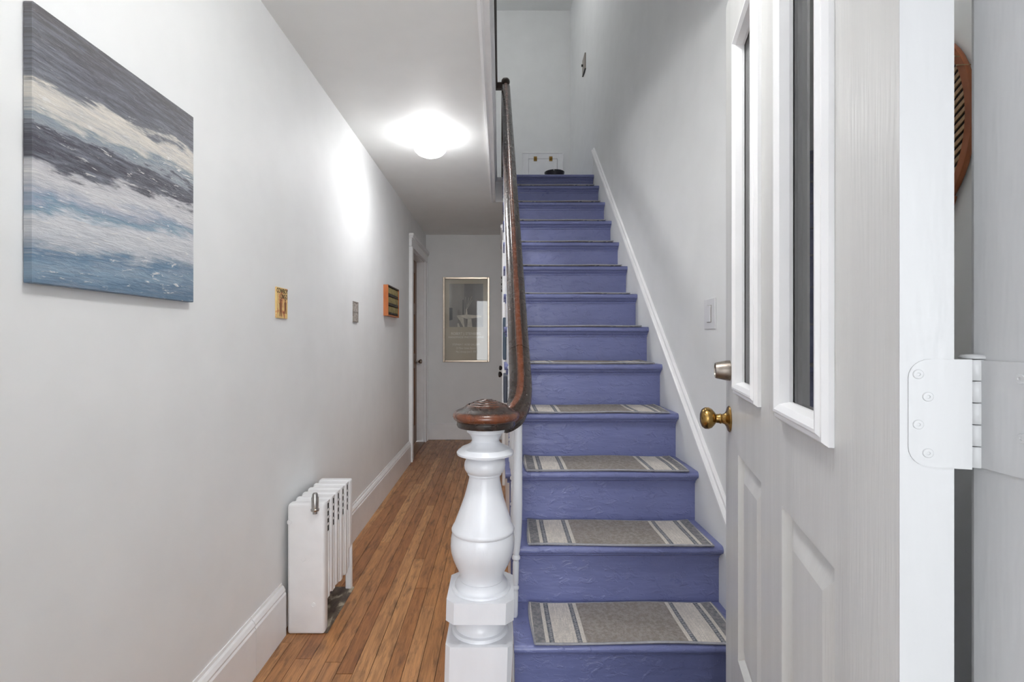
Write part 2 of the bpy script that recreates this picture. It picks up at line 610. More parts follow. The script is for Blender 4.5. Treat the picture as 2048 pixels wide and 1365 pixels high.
# --- floor with separate boards
fl = struct('floor', box(nb(), XL - 0.12, XR + 0.1, 0.28, YE + 0.1, -0.08, -0.012), M['dark_gap'], label='oak strip floor of the narrow hall')
unit = mesh('plank', box(nb(), -0.5, 0.5, -0.5, 0.5, -0.5, 0.5), M['plank'])
pw = 0.0585
ncol = int((XS - XL) / pw) + 1
for i in range(ncol):
    x0 = XL + i * pw
    x1 = min(x0 + pw, XS + 0.002)
    y = YF - random.random() * 0.7
    while y < YE:
        ln = random.uniform(0.7, 2.2)
        y0, y1 = max(y, 0.30), min(y + ln, YE)
        y += ln
        if y1 - y0 < 0.05:
            continue
        o = bpy.data.objects.new('plank', unit)
        o.matrix_basis = Matrix.Translation(((x0 + x1) / 2, (y0 + y1) / 2, -0.006 + random.uniform(-0.0005, 0.0005))) @ Matrix.Diagonal((x1 - x0 - 0.0018, y1 - y0 - 0.0018, 0.012, 1))
        place(o, fl)
obj('floor_patch', box(nb(), -0.845, -0.69, 2.0, 2.372, 0.0, 0.003, 0.001), M['dust'], fl, label='dusty pale worn board under the radiator')
box_porch = struct('ground', box(nb(), -6, 6, -12, 0.28, -0.16, -0.02), M['porch'], label='grey ground and porch floor outside the front door')
# added unseen enclosure behind the viewer, funnels sky light into the hall
struct('wall_light_baffle', box(nb(), -0.90, -0.78, -2.6, 0.28, -0.02, 2.4), M['trim'], label='added white side wall funnelling daylight to the entrance')
struct('wall_light_baffle', box(nb(), 0.78, 0.90, -2.6, 0.28, -0.02, 2.4), M['trim'], label='added white right side wall funnelling daylight to the entrance')
struct('ceiling_light_baffle', box(nb(), -0.90, 0.90, -2.6, 0.28, 2.4, 2.5), M['trim'], label='added white roof funnelling daylight to the entrance')

# --- left wall with a doorway near its far end
bm = nb()
prism(bm, [(0.28, 0), (D2A, 0), (D2A, DZ), (D2B, DZ), (D2B, 0), (YE, 0), (YE, ZT), (0.28, ZT)], 'x', XL - 0.12, XL)
struct('wall_left', bm, M['wall'], label='pale grey painted left hall wall')
# --- right wall
struct('wall_right', box(nb(), XR, XR + 0.12, 0.28, YE + 0.1, 0, ZT), M['wall'], label='pale grey painted wall along the stairs')
# --- end wall, both storeys
struct('wall_end', box(nb(), XL - 0.12, XR, YE, YE + 0.12, 0, ZT), M['wall'], label='pale grey end wall of hall and stairwell')
# --- front wall around the entrance
bm = nb()
box(bm, XL - 0.12, -0.55, 0.28, YF, 0, 2.10)
box(bm, 0.432, XR, 0.28, YF, 0, 2.10)
box(bm, XL - 0.12, XR, 0.28, YF, 2.10, ZT)
struct('wall_front', bm, M['wall'], label='front wall holding the entrance doorway')
# --- ceilings / upper floor slab with the stairwell opening
bm = nb()
OY0, OY1, OX = 1.62, 4.46, -0.055
box(bm, XL, OX, 0.43, YE, ZC, ZU)
box(bm, OX, XR, 0.43, OY0, ZC, ZU)
box(bm, OX, XR, OY1, YE, ZC, ZU)
struct('ceiling', bm, M['ceiling'], label='pale hall ceiling below the upper floor')
struct('ceiling_upper', box(nb(), XL - 0.12, XR + 0.12, 0.28, YE + 0.12, ZT, ZT + 0.08), M['ceiling'], label='upstairs ceiling over the stairwell')
# trim along the stairwell opening: bead on the ceiling, fascia, nosing at the upper floor
t1 = thing('trim_1', (OX, 3.0, ZC), 'white moulded edge of the stairwell opening', kind='structure')
bm = nb()
prism(bm, [(-0.084, ZC), (-0.084, ZC - 0.012), (-0.072, ZC - 0.016), (-0.062, ZC - 0.008), (OX + 0.016, ZC - 0.008), (OX + 0.016, ZC + 0.05), (OX, ZC + 0.05), (OX, ZC)], 'y', OY0, OY1)
obj('edge_bead', bm, M['trim'], t1)
bm = nb()
box(bm, OX, OX + 0.012, OY0, OY1 - 0.012, ZC + 0.05, ZU - 0.03)
box(bm, OX, XS + 0.02, OY1 - 0.016, OY1, ZC - 0.008, ZU - 0.03)
obj('fascia', bm, M['trim'], t1)
bm = nb()
box(bm, OX - 0.08, OX + 0.03, OY0, OY1, ZU - 0.03, ZU + 0.004, 0.006)
box(bm, OX, XS + 0.03, OY1 - 0.04, OY1 + 0.08, ZU - 0.03, ZU + 0.004, 0.006)
obj('edge_nosing', bm, M['trim'], t1)

# ================================================================== STAIRCASE
NY = [1.592 + 0.2287 * i for i in range(13)]
NZ = [H + z for z in (-0.977, -0.7556, -0.543, -0.337, -0.123, 0.071, 0.2727, 0.4725, 0.6706, 0.872, 1.072, 1.271, 1.438)]
TH, OV = 0.030, 0.042            # tread thickness, nosing overhang
TX0, TX1 = 0.022, 0.815

stair = thing('staircase', (0.42, 1.6, 0), 'steep straight staircase with blue painted treads and risers', 'staircase')


def nose_profile(y0, y1, zt, th):
    r = th / 2
    pts = [(y1, zt), (y1, zt - th)]
    for k in range(9):
        a = -PI / 2 - PI * k / 8
        pts.append((y0 + r + r * math.cos(a), zt - r + r * math.sin(a)))
    return pts


for i in range(13):
    zt = NZ[i]
    y0 = NY[i]
    yb = NY[i + 1] + OV if i < 12 else YE
    zprev = NZ[i - 1] if i else 0.0
    ry = y0 + OV
    # tread (the topmost one is the landing board)
    x0 = TX0 if i else 0.045
    bm = nb()
    prism(bm, nose_profile(y0, yb if i < 12 else y0 + 0.12, zt, TH), 'x', x0, TX1)
    obj('tread' if i < 12 else 'landing_nosing', bm, M['blue'], stair, smooth=40)
    # riser
    bm = nb()
    box(bm, XS if i else 0.048, TX1, ry, ry + 0.018, zprev, zt - TH)
    obj('riser', bm, M['blue'], stair)
    # cove strip under the nosing
    bm = nb()
    c = 0.024
    prism(bm, [(ry, zt - TH), (ry - c, zt - TH), (ry - c, zt - TH - 0.005), (ry - c * 0.8, zt - TH - 0.005), (ry - c * 0.66, zt - TH - c * 0.42), (ry - c * 0.3, zt - TH - c * 0.72), (ry - 0.006, zt - TH - c), (ry, zt - TH - c - 0.001)],
          'x', (TX0 + 0.008) if i else 0.048, TX1)
    obj('cove_moulding', bm, M['blue'], stair)

# landing floor boards in blue behind the nosing
obj('landing_board', box(nb(), XS, XR, NY[12] + 0.12, YE, ZU - 0.002, ZU + 0.0005), M['blue'], stair)

# skirt board against the right wall, with its moulded cap
SL = (NZ[11] - NZ[1]) / (NY[11] - NY[1])


def nl(y):                      # nosing line height
    return NZ[1] + SL * (y - NY[1])


YT = 4.415
bm = nb()
prism(bm, [(1.45, 0.0), (YE, 0.0), (YE, H + 1.62), (YT, H + 1.62), (YT, nl(YT) + 0.125), (1.45, nl(1.45) + 0.125)], 'x', TX1 + 0.0005, XR)
obj('skirt_board', bm, M['wall'], stair)
bm = nb()
dv = Vector((0, 1, SL)).normalized()
up = Vector((0, -SL, 1)).normalized()
capprof = [(0.0, 0.0), (0.026, 0.0), (0.026, 0.010), (0.020, 0.016), (0.012, 0.018), (0.012, 0.030), (0.004, 0.034), (0.0, 0.034)]
A0 = Vector((XR, 1.45, nl(1.45) + 0.120))
A1 = Vector((XR, YT, nl(YT) + 0.120))
ra = [bm.verts.new(A0 + Vector((-a, 0, 0)) + up * b) for a, b in capprof]
rb = [bm.verts.new(A1 + Vector((-a, 0, 0)) + up * b) for a, b in capprof]
for k in range(len(capprof)):
    j = (k + 1) % len(capprof)
    bm.faces.new((ra[k], ra[j], rb[j], rb[k]))
bm.faces.new(ra)
bm.faces.new(rb[::-1])
bmesh.ops.recalc_face_normals(bm, faces=bm.faces)
obj('skirt_cap', bm, M['trim'], stair)
b5 = struct('baseboard_upper', box(nb(), XR - 0.018, XR, YT - 0.02, YE, ZU, H + 1.655, 0.004), M['wall'], label='baseboard along the upstairs landing wall')

# wall below the stairs, following the steps, with a low door in it
DSA, DSB, DSH = 4.12, 4.84, 1.98
pts = [(NY[0] + OV + 0.03, 0)]
for i in range(12):
    y = NY[i] + OV + 0.02
    pts.append((y, NZ[i] - TH - 0.001))
    pts.append((NY[i + 1] + OV + 0.02, NZ[i] - TH - 0.001))
pts = [(p[0], min(p[1], ZC - 0.001)) for p in pts]
pts += [(YE, ZC - 0.001), (YE, 0), (DSB, 0), (DSB, DSH), (DSA, DSH), (DSA, 0)]
bm = nb()
prism(bm, pts, 'x', XS + 0.001, XS + 0.03)
struct('wall_stair', bm, M['trim'], label='white panelled wall under the stairs')

# ---------------- runner mats on the treads
MW, MD, MT = 0.333, 0.243, 0.006


def make_mat_mesh(seed):
    rr = random.Random(seed)
    bm = nb()
    nx, ny = 16, 6
    top, bot = [], []
    ph = rr.random() * 6
    for j in range(ny + 1):
        rt, rb_ = [], []
        for i in range(nx + 1):
            u, v = i / nx, j / ny
            x = (u - 0.5) * 2 * MW + 0.004 * math.sin(v * 4 + ph) * (1 if u > 0.5 else -1) * abs(u - 0.5) * 2
            y = v * MD + 0.004 * math.sin(u * 5 + ph)
            z = 0.0022 * (1 + math.sin(u * 9 + ph) * math.sin(v * 5 + ph)) + 0.010 * max(0, abs(u - 0.5) * 2 - 0.86) / 0.14 * max(0, v - 0.55)
            rt.append(bm.verts.new((x, y, z + MT)))
            rb_.append(bm.verts.new((x, y, max(z - 0.002, 0.0))))
        top.append(rt)
        bot.append(rb_)
    for j in range(ny):
        for i in range(nx):
            bm.faces.new((top[j][i], top[j][i + 1], top[j + 1][i + 1], top[j + 1][i]))
            bm.faces.new((bot[j][i], bot[j + 1][i], bot[j + 1][i + 1], bot[j][i + 1]))
    rim_t = top[0] + [r[-1] for r in top[1:]] + top[-1][-2::-1] + [r[0] for r in top[-2:0:-1]]
    rim_b = bot[0] + [r[-1] for r in bot[1:]] + bot[-1][-2::-1] + [r[0] for r in bot[-2:0:-1]]
    n = len(rim_t)
    path = [(a.co + b.co) / 2 + Vector((0, 0, 0.001)) for a, b in zip(rim_t, rim_b)]
    for k in range(n):
        j = (k + 1) % n
        bm.faces.new((rim_t[k], rim_b[k], rim_b[j], rim_t[j]))
    bmesh.ops.recalc_face_normals(bm, faces=bm.faces)
    b2 = nb()
    path = path + [path[0]]
    sweep(b2, path, [(a * 1.0, b * 0.8) for a, b in circ(0.0045, 6)])
    return mesh('stair_mat', bm, M['mat'], 50), mesh('binding', b2, M['binding'], 60)


ordinal = ['first', 'second', 'third', 'fourth', 'fifth', 'sixth', 'seventh', 'eighth', 'ninth', 'tenth', 'eleventh', 'twelfth']
matm = [make_mat_mesh(s) for s in range(3)]
for i in range(12):
    a, b = matm[i % 3]
    o = bpy.data.objects.new('stair_mat', a)
    rz = (0.004, -0.010, -0.006, 0.0, 0.01, 0, -0.012, 0.008, -0.01, 0.012, 0.0, 0.01)[i]
    yo = 0.006 if i < 4 else (0.002 if i == 5 or i > 6 else 0.012)
    o.matrix_basis = Matrix.Translation((0.442, NY[i] + yo, NZ[i] + 0.0005)) @ Matrix.Rotation(rz, 4, 'Z')
    place(o)
    tag(o, 'grey striped mat on the %s stair tread from the bottom' % ordinal[i], 'stair mat', 'striped stair mats')
    c = bpy.data.objects.new('binding', b)
    COL.objects.link(c)
    c.parent = o

# ================================================================== RAILING
rail = thing('stair_railing', (-0.069, 1.52, 0), 'white turned newel and balusters under a dark mahogany handrail', 'railing')
LEAN = 0.0287
YN = 1.52
SH = Matrix(((1, 0, LEAN, -0.069), (0, 1, 0, YN), (0, 0, 1, 0), (0, 0, 0, 1)))


def octo(hw, ch):
    return [(-hw, -hw + ch), (-hw + ch, -hw), (hw - ch, -hw), (hw, -hw + ch), (hw, hw - ch), (hw - ch, hw), (-hw + ch, hw), (-hw, hw - ch)]


def sheared(bm):
    bmesh.ops.transform(bm, matrix=SH, verts=bm.verts)
    return bm


prof = [(0.0, -0.262), (0.057, -0.262), (0.057, -0.279), (0.050, -0.284), (0.043, -0.296), (0.041, -0.305), (0.046, -0.314), (0.060, -0.322), (0.074, -0.3275),
        (0.076, -0.331), (0.083, -0.335), (0.0865, -0.340), (0.0855, -0.346), (0.062, -0.3495), (0.050, -0.353), (0.050, -0.357), (0.057, -0.362), (0.0615, -0.371),
        (0.0625, -0.381), (0.061, -0.391), (0.056, -0.400), (0.051, -0.403), (0.0515, -0.408), (0.047, -0.411), (0.0465, -0.418), (0.049, -0.432), (0.0525, -0.448),
        (0.060, -0.478), (0.071, -0.51), (0.082, -0.5409), (0.0885, -0.559), (0.0925, -0.565), (0.0955, -0.572), (0.0945, -0.578), (0.0915, -0.581), (0.0945, -0.590),
        (0.0965, -0.605), (0.0968, -0.622), (0.0945, -0.640), (0.089, -0.658), (0.0815, -0.675), (0.073, -0.692), (0.067, -0.704), (0.066, -0.714), (0.0685, -0.719),
        (0.067, -0.722), (0.069, -0.724), (0.074, -0.728), (0.079, -0.735), (0.080, -0.740), (0.080, -0.743), (0.0875, -0.7445), (0.0895, -0.750), (0.0, -0.750)]
bm = nb()
lathe(bm, [(r, H + z) for r, z in prof], 40)
np_ = obj('newel_post', sheared(bm), M['newel'], rail, smooth=38)
bm = nb()
prism(bm, octo(0.098, 0.024), 'z', H - 0.812, H - 0.7505)
obj('octagonal_block', sheared(bm), M['newel'], np_)
bm = nb()
lathe(bm, [(0.0, H - 0.812), (0.070, H - 0.812), (0.066, H - 0.820), (0.064, H - 0.832), (0.069, H - 0.837), (0.0745, H - 0.847), (0.076, H - 0.858), (0.0755, H - 0.864), (0.083, H - 0.867), (0.0855, H - 0.876), (0.0, H - 0.876)], 40)
obj('turned_collar', sheared(bm), M['newel'], np_, smooth=38)
bm = nb()
prism(bm, octo(0.0965, 0.014), 'z', 0.0, H - 0.8765)
obj('square_base', sheared(bm), M['newel'], np_)
# cap
cap = [(0.0, -0.263, .1), (0.086, -0.263, .1), (0.0885, -0.258, .1), (0.0885, -0.246, .15), (0.0905, -0.2445, .3), (0.097, -0.240, .8), (0.1015, -0.2315, 1), (0.1005, -0.224, 1), (0.096, -0.218, .8),
       (0.088, -0.2135, .3), (0.076, -0.2085, .1), (0.066, -0.203, .3), (0.060, -0.197, .7), (0.056, -0.1955, .7), (0.0535, -0.2012, 0), (0.051, -0.1965, .2), (0.046, -0.1915, .7), (0.0425, -0.1905, .6), (0.0405, -0.1962, 0), (0.0385, -0.191, .2),
       (0.034, -0.1865, .7), (0.030, -0.1855, .6), (0.0285, -0.1907, 0), (0.026, -0.186, .2), (0.021, -0.1825, .7), (0.0175, -0.1820, .6), (0.0160, -0.1867, 0), (0.012, -0.1815, .5), (0.0, -0.1805, .6)]
bm = nb(True)
lathe(bm, [(r, H + z) for r, z, w_ in cap], 48, wear=[c[2] for c in cap])
obj('newel_cap', sheared(bm), M['rail'], np_, smooth=50).__setitem__('label', 'dark mahogany mushroom cap with turned rings')

# handrail
RS = 0.886


def rail_z(y):
    return H - 0.045 + RS * (y - 1.82)


def rail_x(y):
    return 0.070 - (y - 1.82) / (4.36 - 1.82) * 0.020


rprof = [(-0.038, -0.004), (-0.0365, 0.010), (-0.030, 0.019), (-0.020, 0.0245), (-0.0135, 0.026), (-0.011, 0.0305), (-0.006, 0.0325), (0.006, 0.0325), (0.011, 0.0305), (0.0135, 0.026),
         (0.020, 0.0245), (0.030, 0.019), (0.0365, 0.010), (0.038, -0.004), (0.035, -0.015), (0.027, -0.020), (0.023, -0.025), (0.023, -0.034), (-0.023, -0.034), (-0.023, -0.025), (-0.027, -0.020), (-0.035, -0.015)]
straight = [(rail_x(y), y, rail_z(y)) for y in (4.36, 3.8, 3.2, 2.6, 2.2, 1.95, 1.822)]
rwear = [.6, .35, .05, .05, .1, .55, .9, .9, .6, .1, .05, .1, .6, .6, .1, .0, .0, 0, 0, 0, 0, .1]
bm = nb(True)
sweep(bm, straight, rprof, wear=rwear)
hr = obj('handrail', bm, M['rail'], rail, smooth=32)
curve = spline([(0.070, 1.82, rail_z(1.82)), (0.0705, 1.766, rail_z(1.766)), (0.0705, 1.716, H - 0.136), (0.0685, 1.672, H - 0.177), (0.061, 1.634, H - 0.213),
                (0.045, 1.605, H - 0.238), (0.022, 1.585, H - 0.252), (0.002, 1.569, H - 0.257)], 6)
bm = nb(True)
sweep(bm, curve, rprof, scales=[1.012] * len(curve), wear=rwear)
obj('easing_curve', bm, M['rail'], hr, smooth=32)

# balusters
bal_prof = [(0.0, 0.0), (0.0085, 0.0), (0.0105, 0.006), (0.0105, 0.085), (0.0085, 0.090), (0.0125, 0.096), (0.0125, 0.102), (0.0085, 0.108), (0.0105, 0.114), (0.0112, 0.185), (0.0090, 0.192),
            (0.0145, 0.198), (0.0145, 0.206), (0.0105, 0.212), (0.0135, 0.225), (0.0170, 0.27), (0.0185, 0.32), (0.0185, 0.38), (0.0170, 0.45), (0.0150, 0.55), (0.0130, 0.64), (0.0115, 1.0), (0.0, 1.0)]


def bal_mesh(L):
    bm = nb()
    p = [(r, z if z < 0.65 else L) for r, z in bal_prof]
    lathe(bm, p, 14)
    bmesh.ops.transform(bm, matrix=Matrix(((1, 0, 0.017 / L, 0), (0, 1, 0, 0), (0, 0, 1, 0), (0, 0, 0, 1))), verts=bm.verts)
    return mesh('baluster', bm, M['newel'], 35)


b_short, b_long = bal_mesh(0.725), bal_mesh(0.825)
for i in range(12):
    for off, me in ((0.058, b_short), (0.172, b_long)):
        if i == 0 and off < 0.1:
            continue
        y = NY[i] + off
        x = rail_x(y) - 0.018
        o = bpy.data.objects.new('baluster', me)
        L = 0.725 if off < 0.1 else 0.825
        want = rail_z(y) - 0.030 - NZ[i]
        o.matrix_basis = Matrix.Translation((x, y, NZ[i])) @ Matrix.Diagonal((1, 1, want / L, 1))
        place(o, rail)

# top newel and level railing of the landing
lr = thing('landing_railing', (-0.045, 4.40, ZU), 'dark level handrail on white balusters along the upstairs stairwell edge', 'railing')
bm = nb()
xt, yt = 0.049, 4.40
prism(bm, [(xt + a, yt + b) for a, b in octo(0.037, 0.010)], 'z', ZU - 0.0, H + 2.225)
lathe(bm, [(0.0, H + 2.220), (0.030, H + 2.222), (0.024, H + 2.238), (0.024, H + 2.244), (0.034, H + 2.252), (0.038, H + 2.268), (0.036, H + 2.284), (0.028, H + 2.296), (0.0, H + 2.300)], 24, Matrix.Translation((xt, yt, 0)))
obj('top_newel', bm, M['dark_wood'], lr, smooth=40)
bm = nb()
lp = [(-0.030, -0.02), (-0.030, 0.01), (-0.018, 0.026), (0.018, 0.026), (0.030, 0.01), (0.030, -0.02), (0.020, -0.034), (-0.020, -0.034)]
sweep(bm, [(-0.052, OY0 + 0.02, H + 2.272 - 0.03), (-0.052, yt + 0.012, H + 2.272 - 0.03)], lp)
box(bm, -0.052, xt - 0.03, yt - 0.024, yt + 0.028, H + 2.205, H + 2.262, 0.008)
obj('level_handrail', bm, M['dark_wood'], lr, smooth=30)
lb = nb()
lathe(lb, [(0.0, 0.0), (0.012, 0.0), (0.012, 0.1), (0.009, 0.11), (0.015, 0.13), (0.017, 0.25), (0.012, 0.6), (0.011, 0.79), (0.0, 0.79)], 10)
lbm = mesh('baluster', lb, M['newel'], 35)
n = 26
for k in range(n):
    o = bpy.data.objects.new('baluster', lbm)
    o.matrix_basis = Matrix.Translation((-0.055, OY0 + 0.08 + k * (yt - OY0 - 0.12) / (n - 1), ZU + 0.004))
    place(o, lr)

# ================================================================== BASEBOARDS AND LEFT DOOR
bbp = [(0, 0), (0.020, 0), (0.020, 0.165), (0.016, 0.172), (0.018, 0.180), (0.012, 0.192), (0.006, 0.198), (0.004, 0.207), (0, 0.207)]


def baseboard(name, y0, y1, label):
    bm = nb()
    prism(bm, [(XL + a, b) for a, b in bbp], 'y', y0, y1)
    return struct(name, bm, M['trim'], label=label)


baseboard('baseboard_left', YF, 1.7405, 'white moulded baseboard nearest the entrance')
baseboard('baseboard_left', 1.7435, 1.988, 'short white baseboard piece ending at the radiator')
baseboard('baseboard_left', 2.378, 4.775, 'white moulded baseboard between radiator and rear door')
struct('baseboard_end', box(nb(), XL, XS, YE - 0.018, YE, 0, 0.19, 0.004), M['trim'], label='white baseboard of the hall end wall')


def casing_door(root, sgn, xw, a, b, h, cw, proud, capz):
    """casing on a wall whose face is at xw; sgn = outward direction along x"""
    def bx(bm, x0, x1, *r, bev=0.003):
        box(bm, min(x0, x1), max(x0, x1), *r, bev)
    for (y0, y1) in ((a - cw, a), (b, b + cw)):
        bm = nb()
        bx(bm, xw, xw + sgn * proud * 0.75, y0, y1, 0, h)
        inner = y1 if y1 == a else y0
        o0 = (y0 - 0.002, y0 + 0.022) if y1 == a else (y1 - 0.022, y1 + 0.002)
        bx(bm, xw - sgn * 0.001, xw + sgn * proud, o0[0], o0[1], 0.001, h - 0.001)
        obj('side_casing', bm, M['trim'], root)
    bm = nb()
    bx(bm, xw, xw + sgn * proud * 0.8, a - cw, b + cw, h, capz - 0.03)
    obj('head_casing', bm, M['trim'], root)
    bm = nb()
    bx(bm, xw, xw + sgn * (proud + 0.014), a - cw - 0.014, min(b + cw + 0.014, YE - 0.001), capz - 0.03, capz, bev=0.006)
    bx(bm, xw, xw + sgn * (proud + 0.005), a - cw - 0.006, min(b + cw + 0.006, YE - 0.001), capz - 0.045, capz - 0.03, bev=0.003)
    obj('cap_moulding', bm, M['trim'], root)


d2 = thing('door_2', (XL, 5.3, 0), 'brown stained panel door in the left wall at the hall end', kind='structure')
casing_door(d2, 1, XL, D2A, D2B, DZ, 0.108, 0.034, H + 1.022)
bm = nb()
box(bm, XL - 0.119, XL, D2A, D2A + 0.012, 0, DZ)
box(bm, XL - 0.119, XL, D2B - 0.012, D2B, 0, DZ)
box(bm, XL - 0.119, XL, D2A + 0.012, D2B - 0.012, DZ - 0.012, DZ)
obj('jamb_lining', bm, M['trim'], d2)
obj('threshold', box(nb(), XL - 0.119, XL + 0.012, D2A + 0.012, D2B - 0.012, -0.001, 0.010, 0.003), M['door_wood'], d2, label='worn wooden threshold')
DX = XL - 0.082
bm = nb()
ya, yb = D2A + 0.014, D2B - 0.014
zs = [0.02, 0.22, 0.86, 1.02, 1.46, 1.58, 1.92, DZ - 0.014]
ys = [ya, ya + 0.11, (ya + yb) / 2 - 0.05, (ya + yb) / 2 + 0.05, yb - 0.11, yb]
for k in (0, 2, 4):
    box(bm, DX - 0.034, DX, ys[k], ys[k + 1], zs[0], zs[-1])
for k in (0, 2, 4, 6):
    for q in (1, 3):
        box(bm, DX - 0.034, DX, ys[q], ys[q + 1], zs[k], zs[k + 1])
leaf = obj('door_leaf', bm, M['door_wood'], d2)
for k in (1, 3, 5):
    for q in (1, 3):
        bm = nb()
        box(bm, DX - 0.028, DX - 0.010, ys[q], ys[q + 1], zs[k], zs[k + 1])
        box(bm, DX - 0.028, DX - 0.004, ys[q] + 0.035, ys[q + 1] - 0.035, zs[k] + 0.035, zs[k + 1] - 0.035, 0.004)
        obj('panel', bm, M['door_panel_wood'], leaf)


def knob(name, base, axis, prof, mat, parent, seg=20, label=None):
    """lathe profile (r, along axis)"""
    bm = nb()
    q = Vector((0, 0, 1)).rotation_difference(Vector(axis).normalized()).to_matrix().to_4x4()
    lathe(bm, prof, seg, Matrix.Translation(base) @ q)
    return obj(name, bm, mat, parent, smooth=40, label=label)


knob('knob', (DX, yb - 0.06, H - 0.245), (1, 0, 0), [(0, 0), (0.026, 0), (0.026, 0.006), (0.012, 0.010), (0.009, 0.030), (0.018, 0.040), (0.024, 0.050), (0.025, 0.060), (0.020, 0.070), (0, 0.074)], M['nickel'], leaf, label='satin nickel door knob')

# ---------------- low door under the stairs
d3 = thing('door_3', (XS, 4.5, 0), 'white door with dark knobs in the wall under the stairs', kind='structure')
casing_door(d3, -1, XS, DSA, DSB, DSH, 0.10, 0.022, 2.10)
bm = nb()
box(bm, XS + 0.004, XS + 0.028, DSA + 0.003, DSB - 0.003, 0.01, DSH - 0.003, 0.002)
dl = obj('door_leaf', bm, M['trim'], d3)
dk = [(0, 0), (0.024, 0), (0.024, 0.005), (0.010, 0.009), (0.008, 0.026), (0.020, 0.034), (0.026, 0.046), (0.020, 0.056), (0, 0.060)]
knob('knob', (XS + 0.004, DSA + 0.06, H - 0.290), (-1, 0, 0), dk, M['black_iron'], dl, label='black round door knob')
knob('thumb_turn', (XS + 0.004, DSA + 0.06, H - 0.236), (-1, 0, 0), [(r * 0.8, z * 0.9) for r, z in dk], M['black_iron'], dl, label='smaller black knob above the door knob')
bm = nb()
for k in range(5):
    z = H + 0.40 + k * 0.026
    lathe(bm, [(0, -0.006), (0.010 - 0.002 * (k % 2), -0.004), (0.011, 0.004), (0, 0.007)], 10, Matrix.Translation((XS - 0.026 + 0.004 * (k % 2), 4.06, z)) @ Matrix.Rotation(PI / 2, 4, 'Y'))
box(bm, XS - 0.025, XS - 0.0165, 4.052, 4.068, H + 0.385, H + 0.52, 0.002)
obj('wall_hook', bm, M['black_iron'], None, label='small black scrolled iron hook on the casing under the stairs', cat='hook', smooth=40)

# ---------------- two framed panels on the wall under the stairs (seen edge on)
for (y0, y1, z0, z1, m, lab) in ((3.17, 3.42, H - 0.128, H + 0.142, M['teal'], 'upper dark teal picture frame on the wall under the stairs'),
                                 (2.72, 3.02, H - 0.345, H - 0.200, M['slate'], 'lower slate grey picture frame on the wall under the stairs')):
    pf = thing('wall_picture', (XS, y0, z0), lab, 'picture', 'pictures under the stairs')
    bm = nb()
    w = 0.022
    box(bm, XS - 0.021, XS, y0, y0 + w, z0, z1, 0.005, 2)
    box(bm, XS - 0.021, XS, y1 - w, y1, z0, z1, 0.005, 2)
    box(bm, XS - 0.021, XS, y0 + w, y1 - w, z0, z0 + w, 0.004)
    box(bm, XS - 0.021, XS, y0 + w, y1 - w, z1 - w, z1, 0.004)
    obj('frame', bm, m, pf)
    obj('picture_panel', box(nb(), XS - 0.012, XS, y0 + w, y1 - w, z0 + w, z1 - w), M['photo_grey'], pf)

# ================================================================== RADIATOR
rad = thing('radiator', (-0.77, 2.18, 0), 'white enamelled cast iron radiator standing against the left wall', 'radiator')
RX0, RX1, RY0, RY1, RZ = -0.848, -0.699, 1.990, 2.374, 0.520
ns = 6
sw = (RY1 - RY0) / ns
for k in range(ns):
    y0 = RY0 + k * sw + (0.0 if k == 0 else 0.016)
    y1 = RY0 + (k + 1) * sw - (0.0 if k == ns - 1 else 0.016)
    end = k in (0, ns - 1)
    zb = 0.0 if end else 0.115 + 0.012 * math.sin(k * 1.3)
    bm = nb()
    bz = RZ - 0.004 + 0.004
    xs = [RX0, RX1]
    if k == 0:
        box(bm, RX0, RX1, y0, y1, 0.0, RZ, 0.012, 3)
    elif k == ns - 1:
        box(bm, RX0, RX1, y0, y1, 0.20, RZ, 0.010, 3)
        box(bm, RX1 - 0.030, RX1, y1 - 0.022, y1, 0.0, 0.215, 0.004)
        box(bm, RX0, RX0 + 0.035, y0, y1, 0.0, 0.215, 0.004)
    else:
        box(bm, RX0, RX1, y0, y1, zb, RZ, 0.010, 3)
    obj('section', bm, M['radiator'], rad, smooth=40)
for k in range(1, ns):           # webs between the sections, pierced by four slots near the top
    yc = RY0 + k * sw
    bm = nb()
    x0, x1 = RX0 + 0.012, RX1 - 0.005
    box(bm, x0, x1, yc - 0.017, yc + 0.017, 0.118, 0.388)
    box(bm, x0, x1, yc - 0.017, yc + 0.017, 0.506, RZ - 0.004)
    for z in (0.4185, 0.447, 0.4765):
        box(bm, x1 - 0.004, x1, yc - 0.017, yc + 0.017, z - 0.0032, z + 0.0032)
    for sg in (-1, 1):
        box(bm, x1 - 0.004, x1, yc + sg * 0.0155 - 0.0015, yc + sg * 0.0155 + 0.0015, 0.388, 0.506)
    box(bm, x1 - 0.002, x1 + 0.0025, yc - 0.003, yc + 0.003, 0.122, 0.386)
    obj('web', bm, M['radiator'], rad)
    obj('slot_shade', box(nb(), x1 - 0.020, x1 - 0.0035, yc - 0.0145, yc + 0.0145, 0.388, 0.506), M['dark_gap'], rad)  # near-black block paints the shade inside the slots
for (x, z) in ((-0.838, 0.448), (-0.782, 0.30), (-0.742, 0.118)):
    knob('boss', (x, RY0 + 0.001, z), (0, -1, 0), [(0, 0), (0.010, 0), (0.010, 0.002), (0.007, 0.003), (0.006, 0.0015), (0.003, 0.0015), (0, 0.003)], M['radiator'], rad)
bm = nb()
lathe(bm, [(0, -0.018), (0.009, -0.018), (0.009, -0.008), (0.016, -0.006), (0.017, 0.0), (0.0135, 0.004), (0.0140, 0.045), (0.0115, 0.050), (0.0110, 0.058), (0.008, 0.064), (0, 0.066)], 20, Matrix.Translation((-0.731, RY0 - 0.014, 0.505)))
lathe(bm, [(0, 0), (0.006, 0), (0.006, 0.030), (0, 0.030)], 12, Matrix.Translation((-0.731, RY0 + 0.008, 0.494)) @ Matrix.Rotation(PI / 2, 4, 'X'))
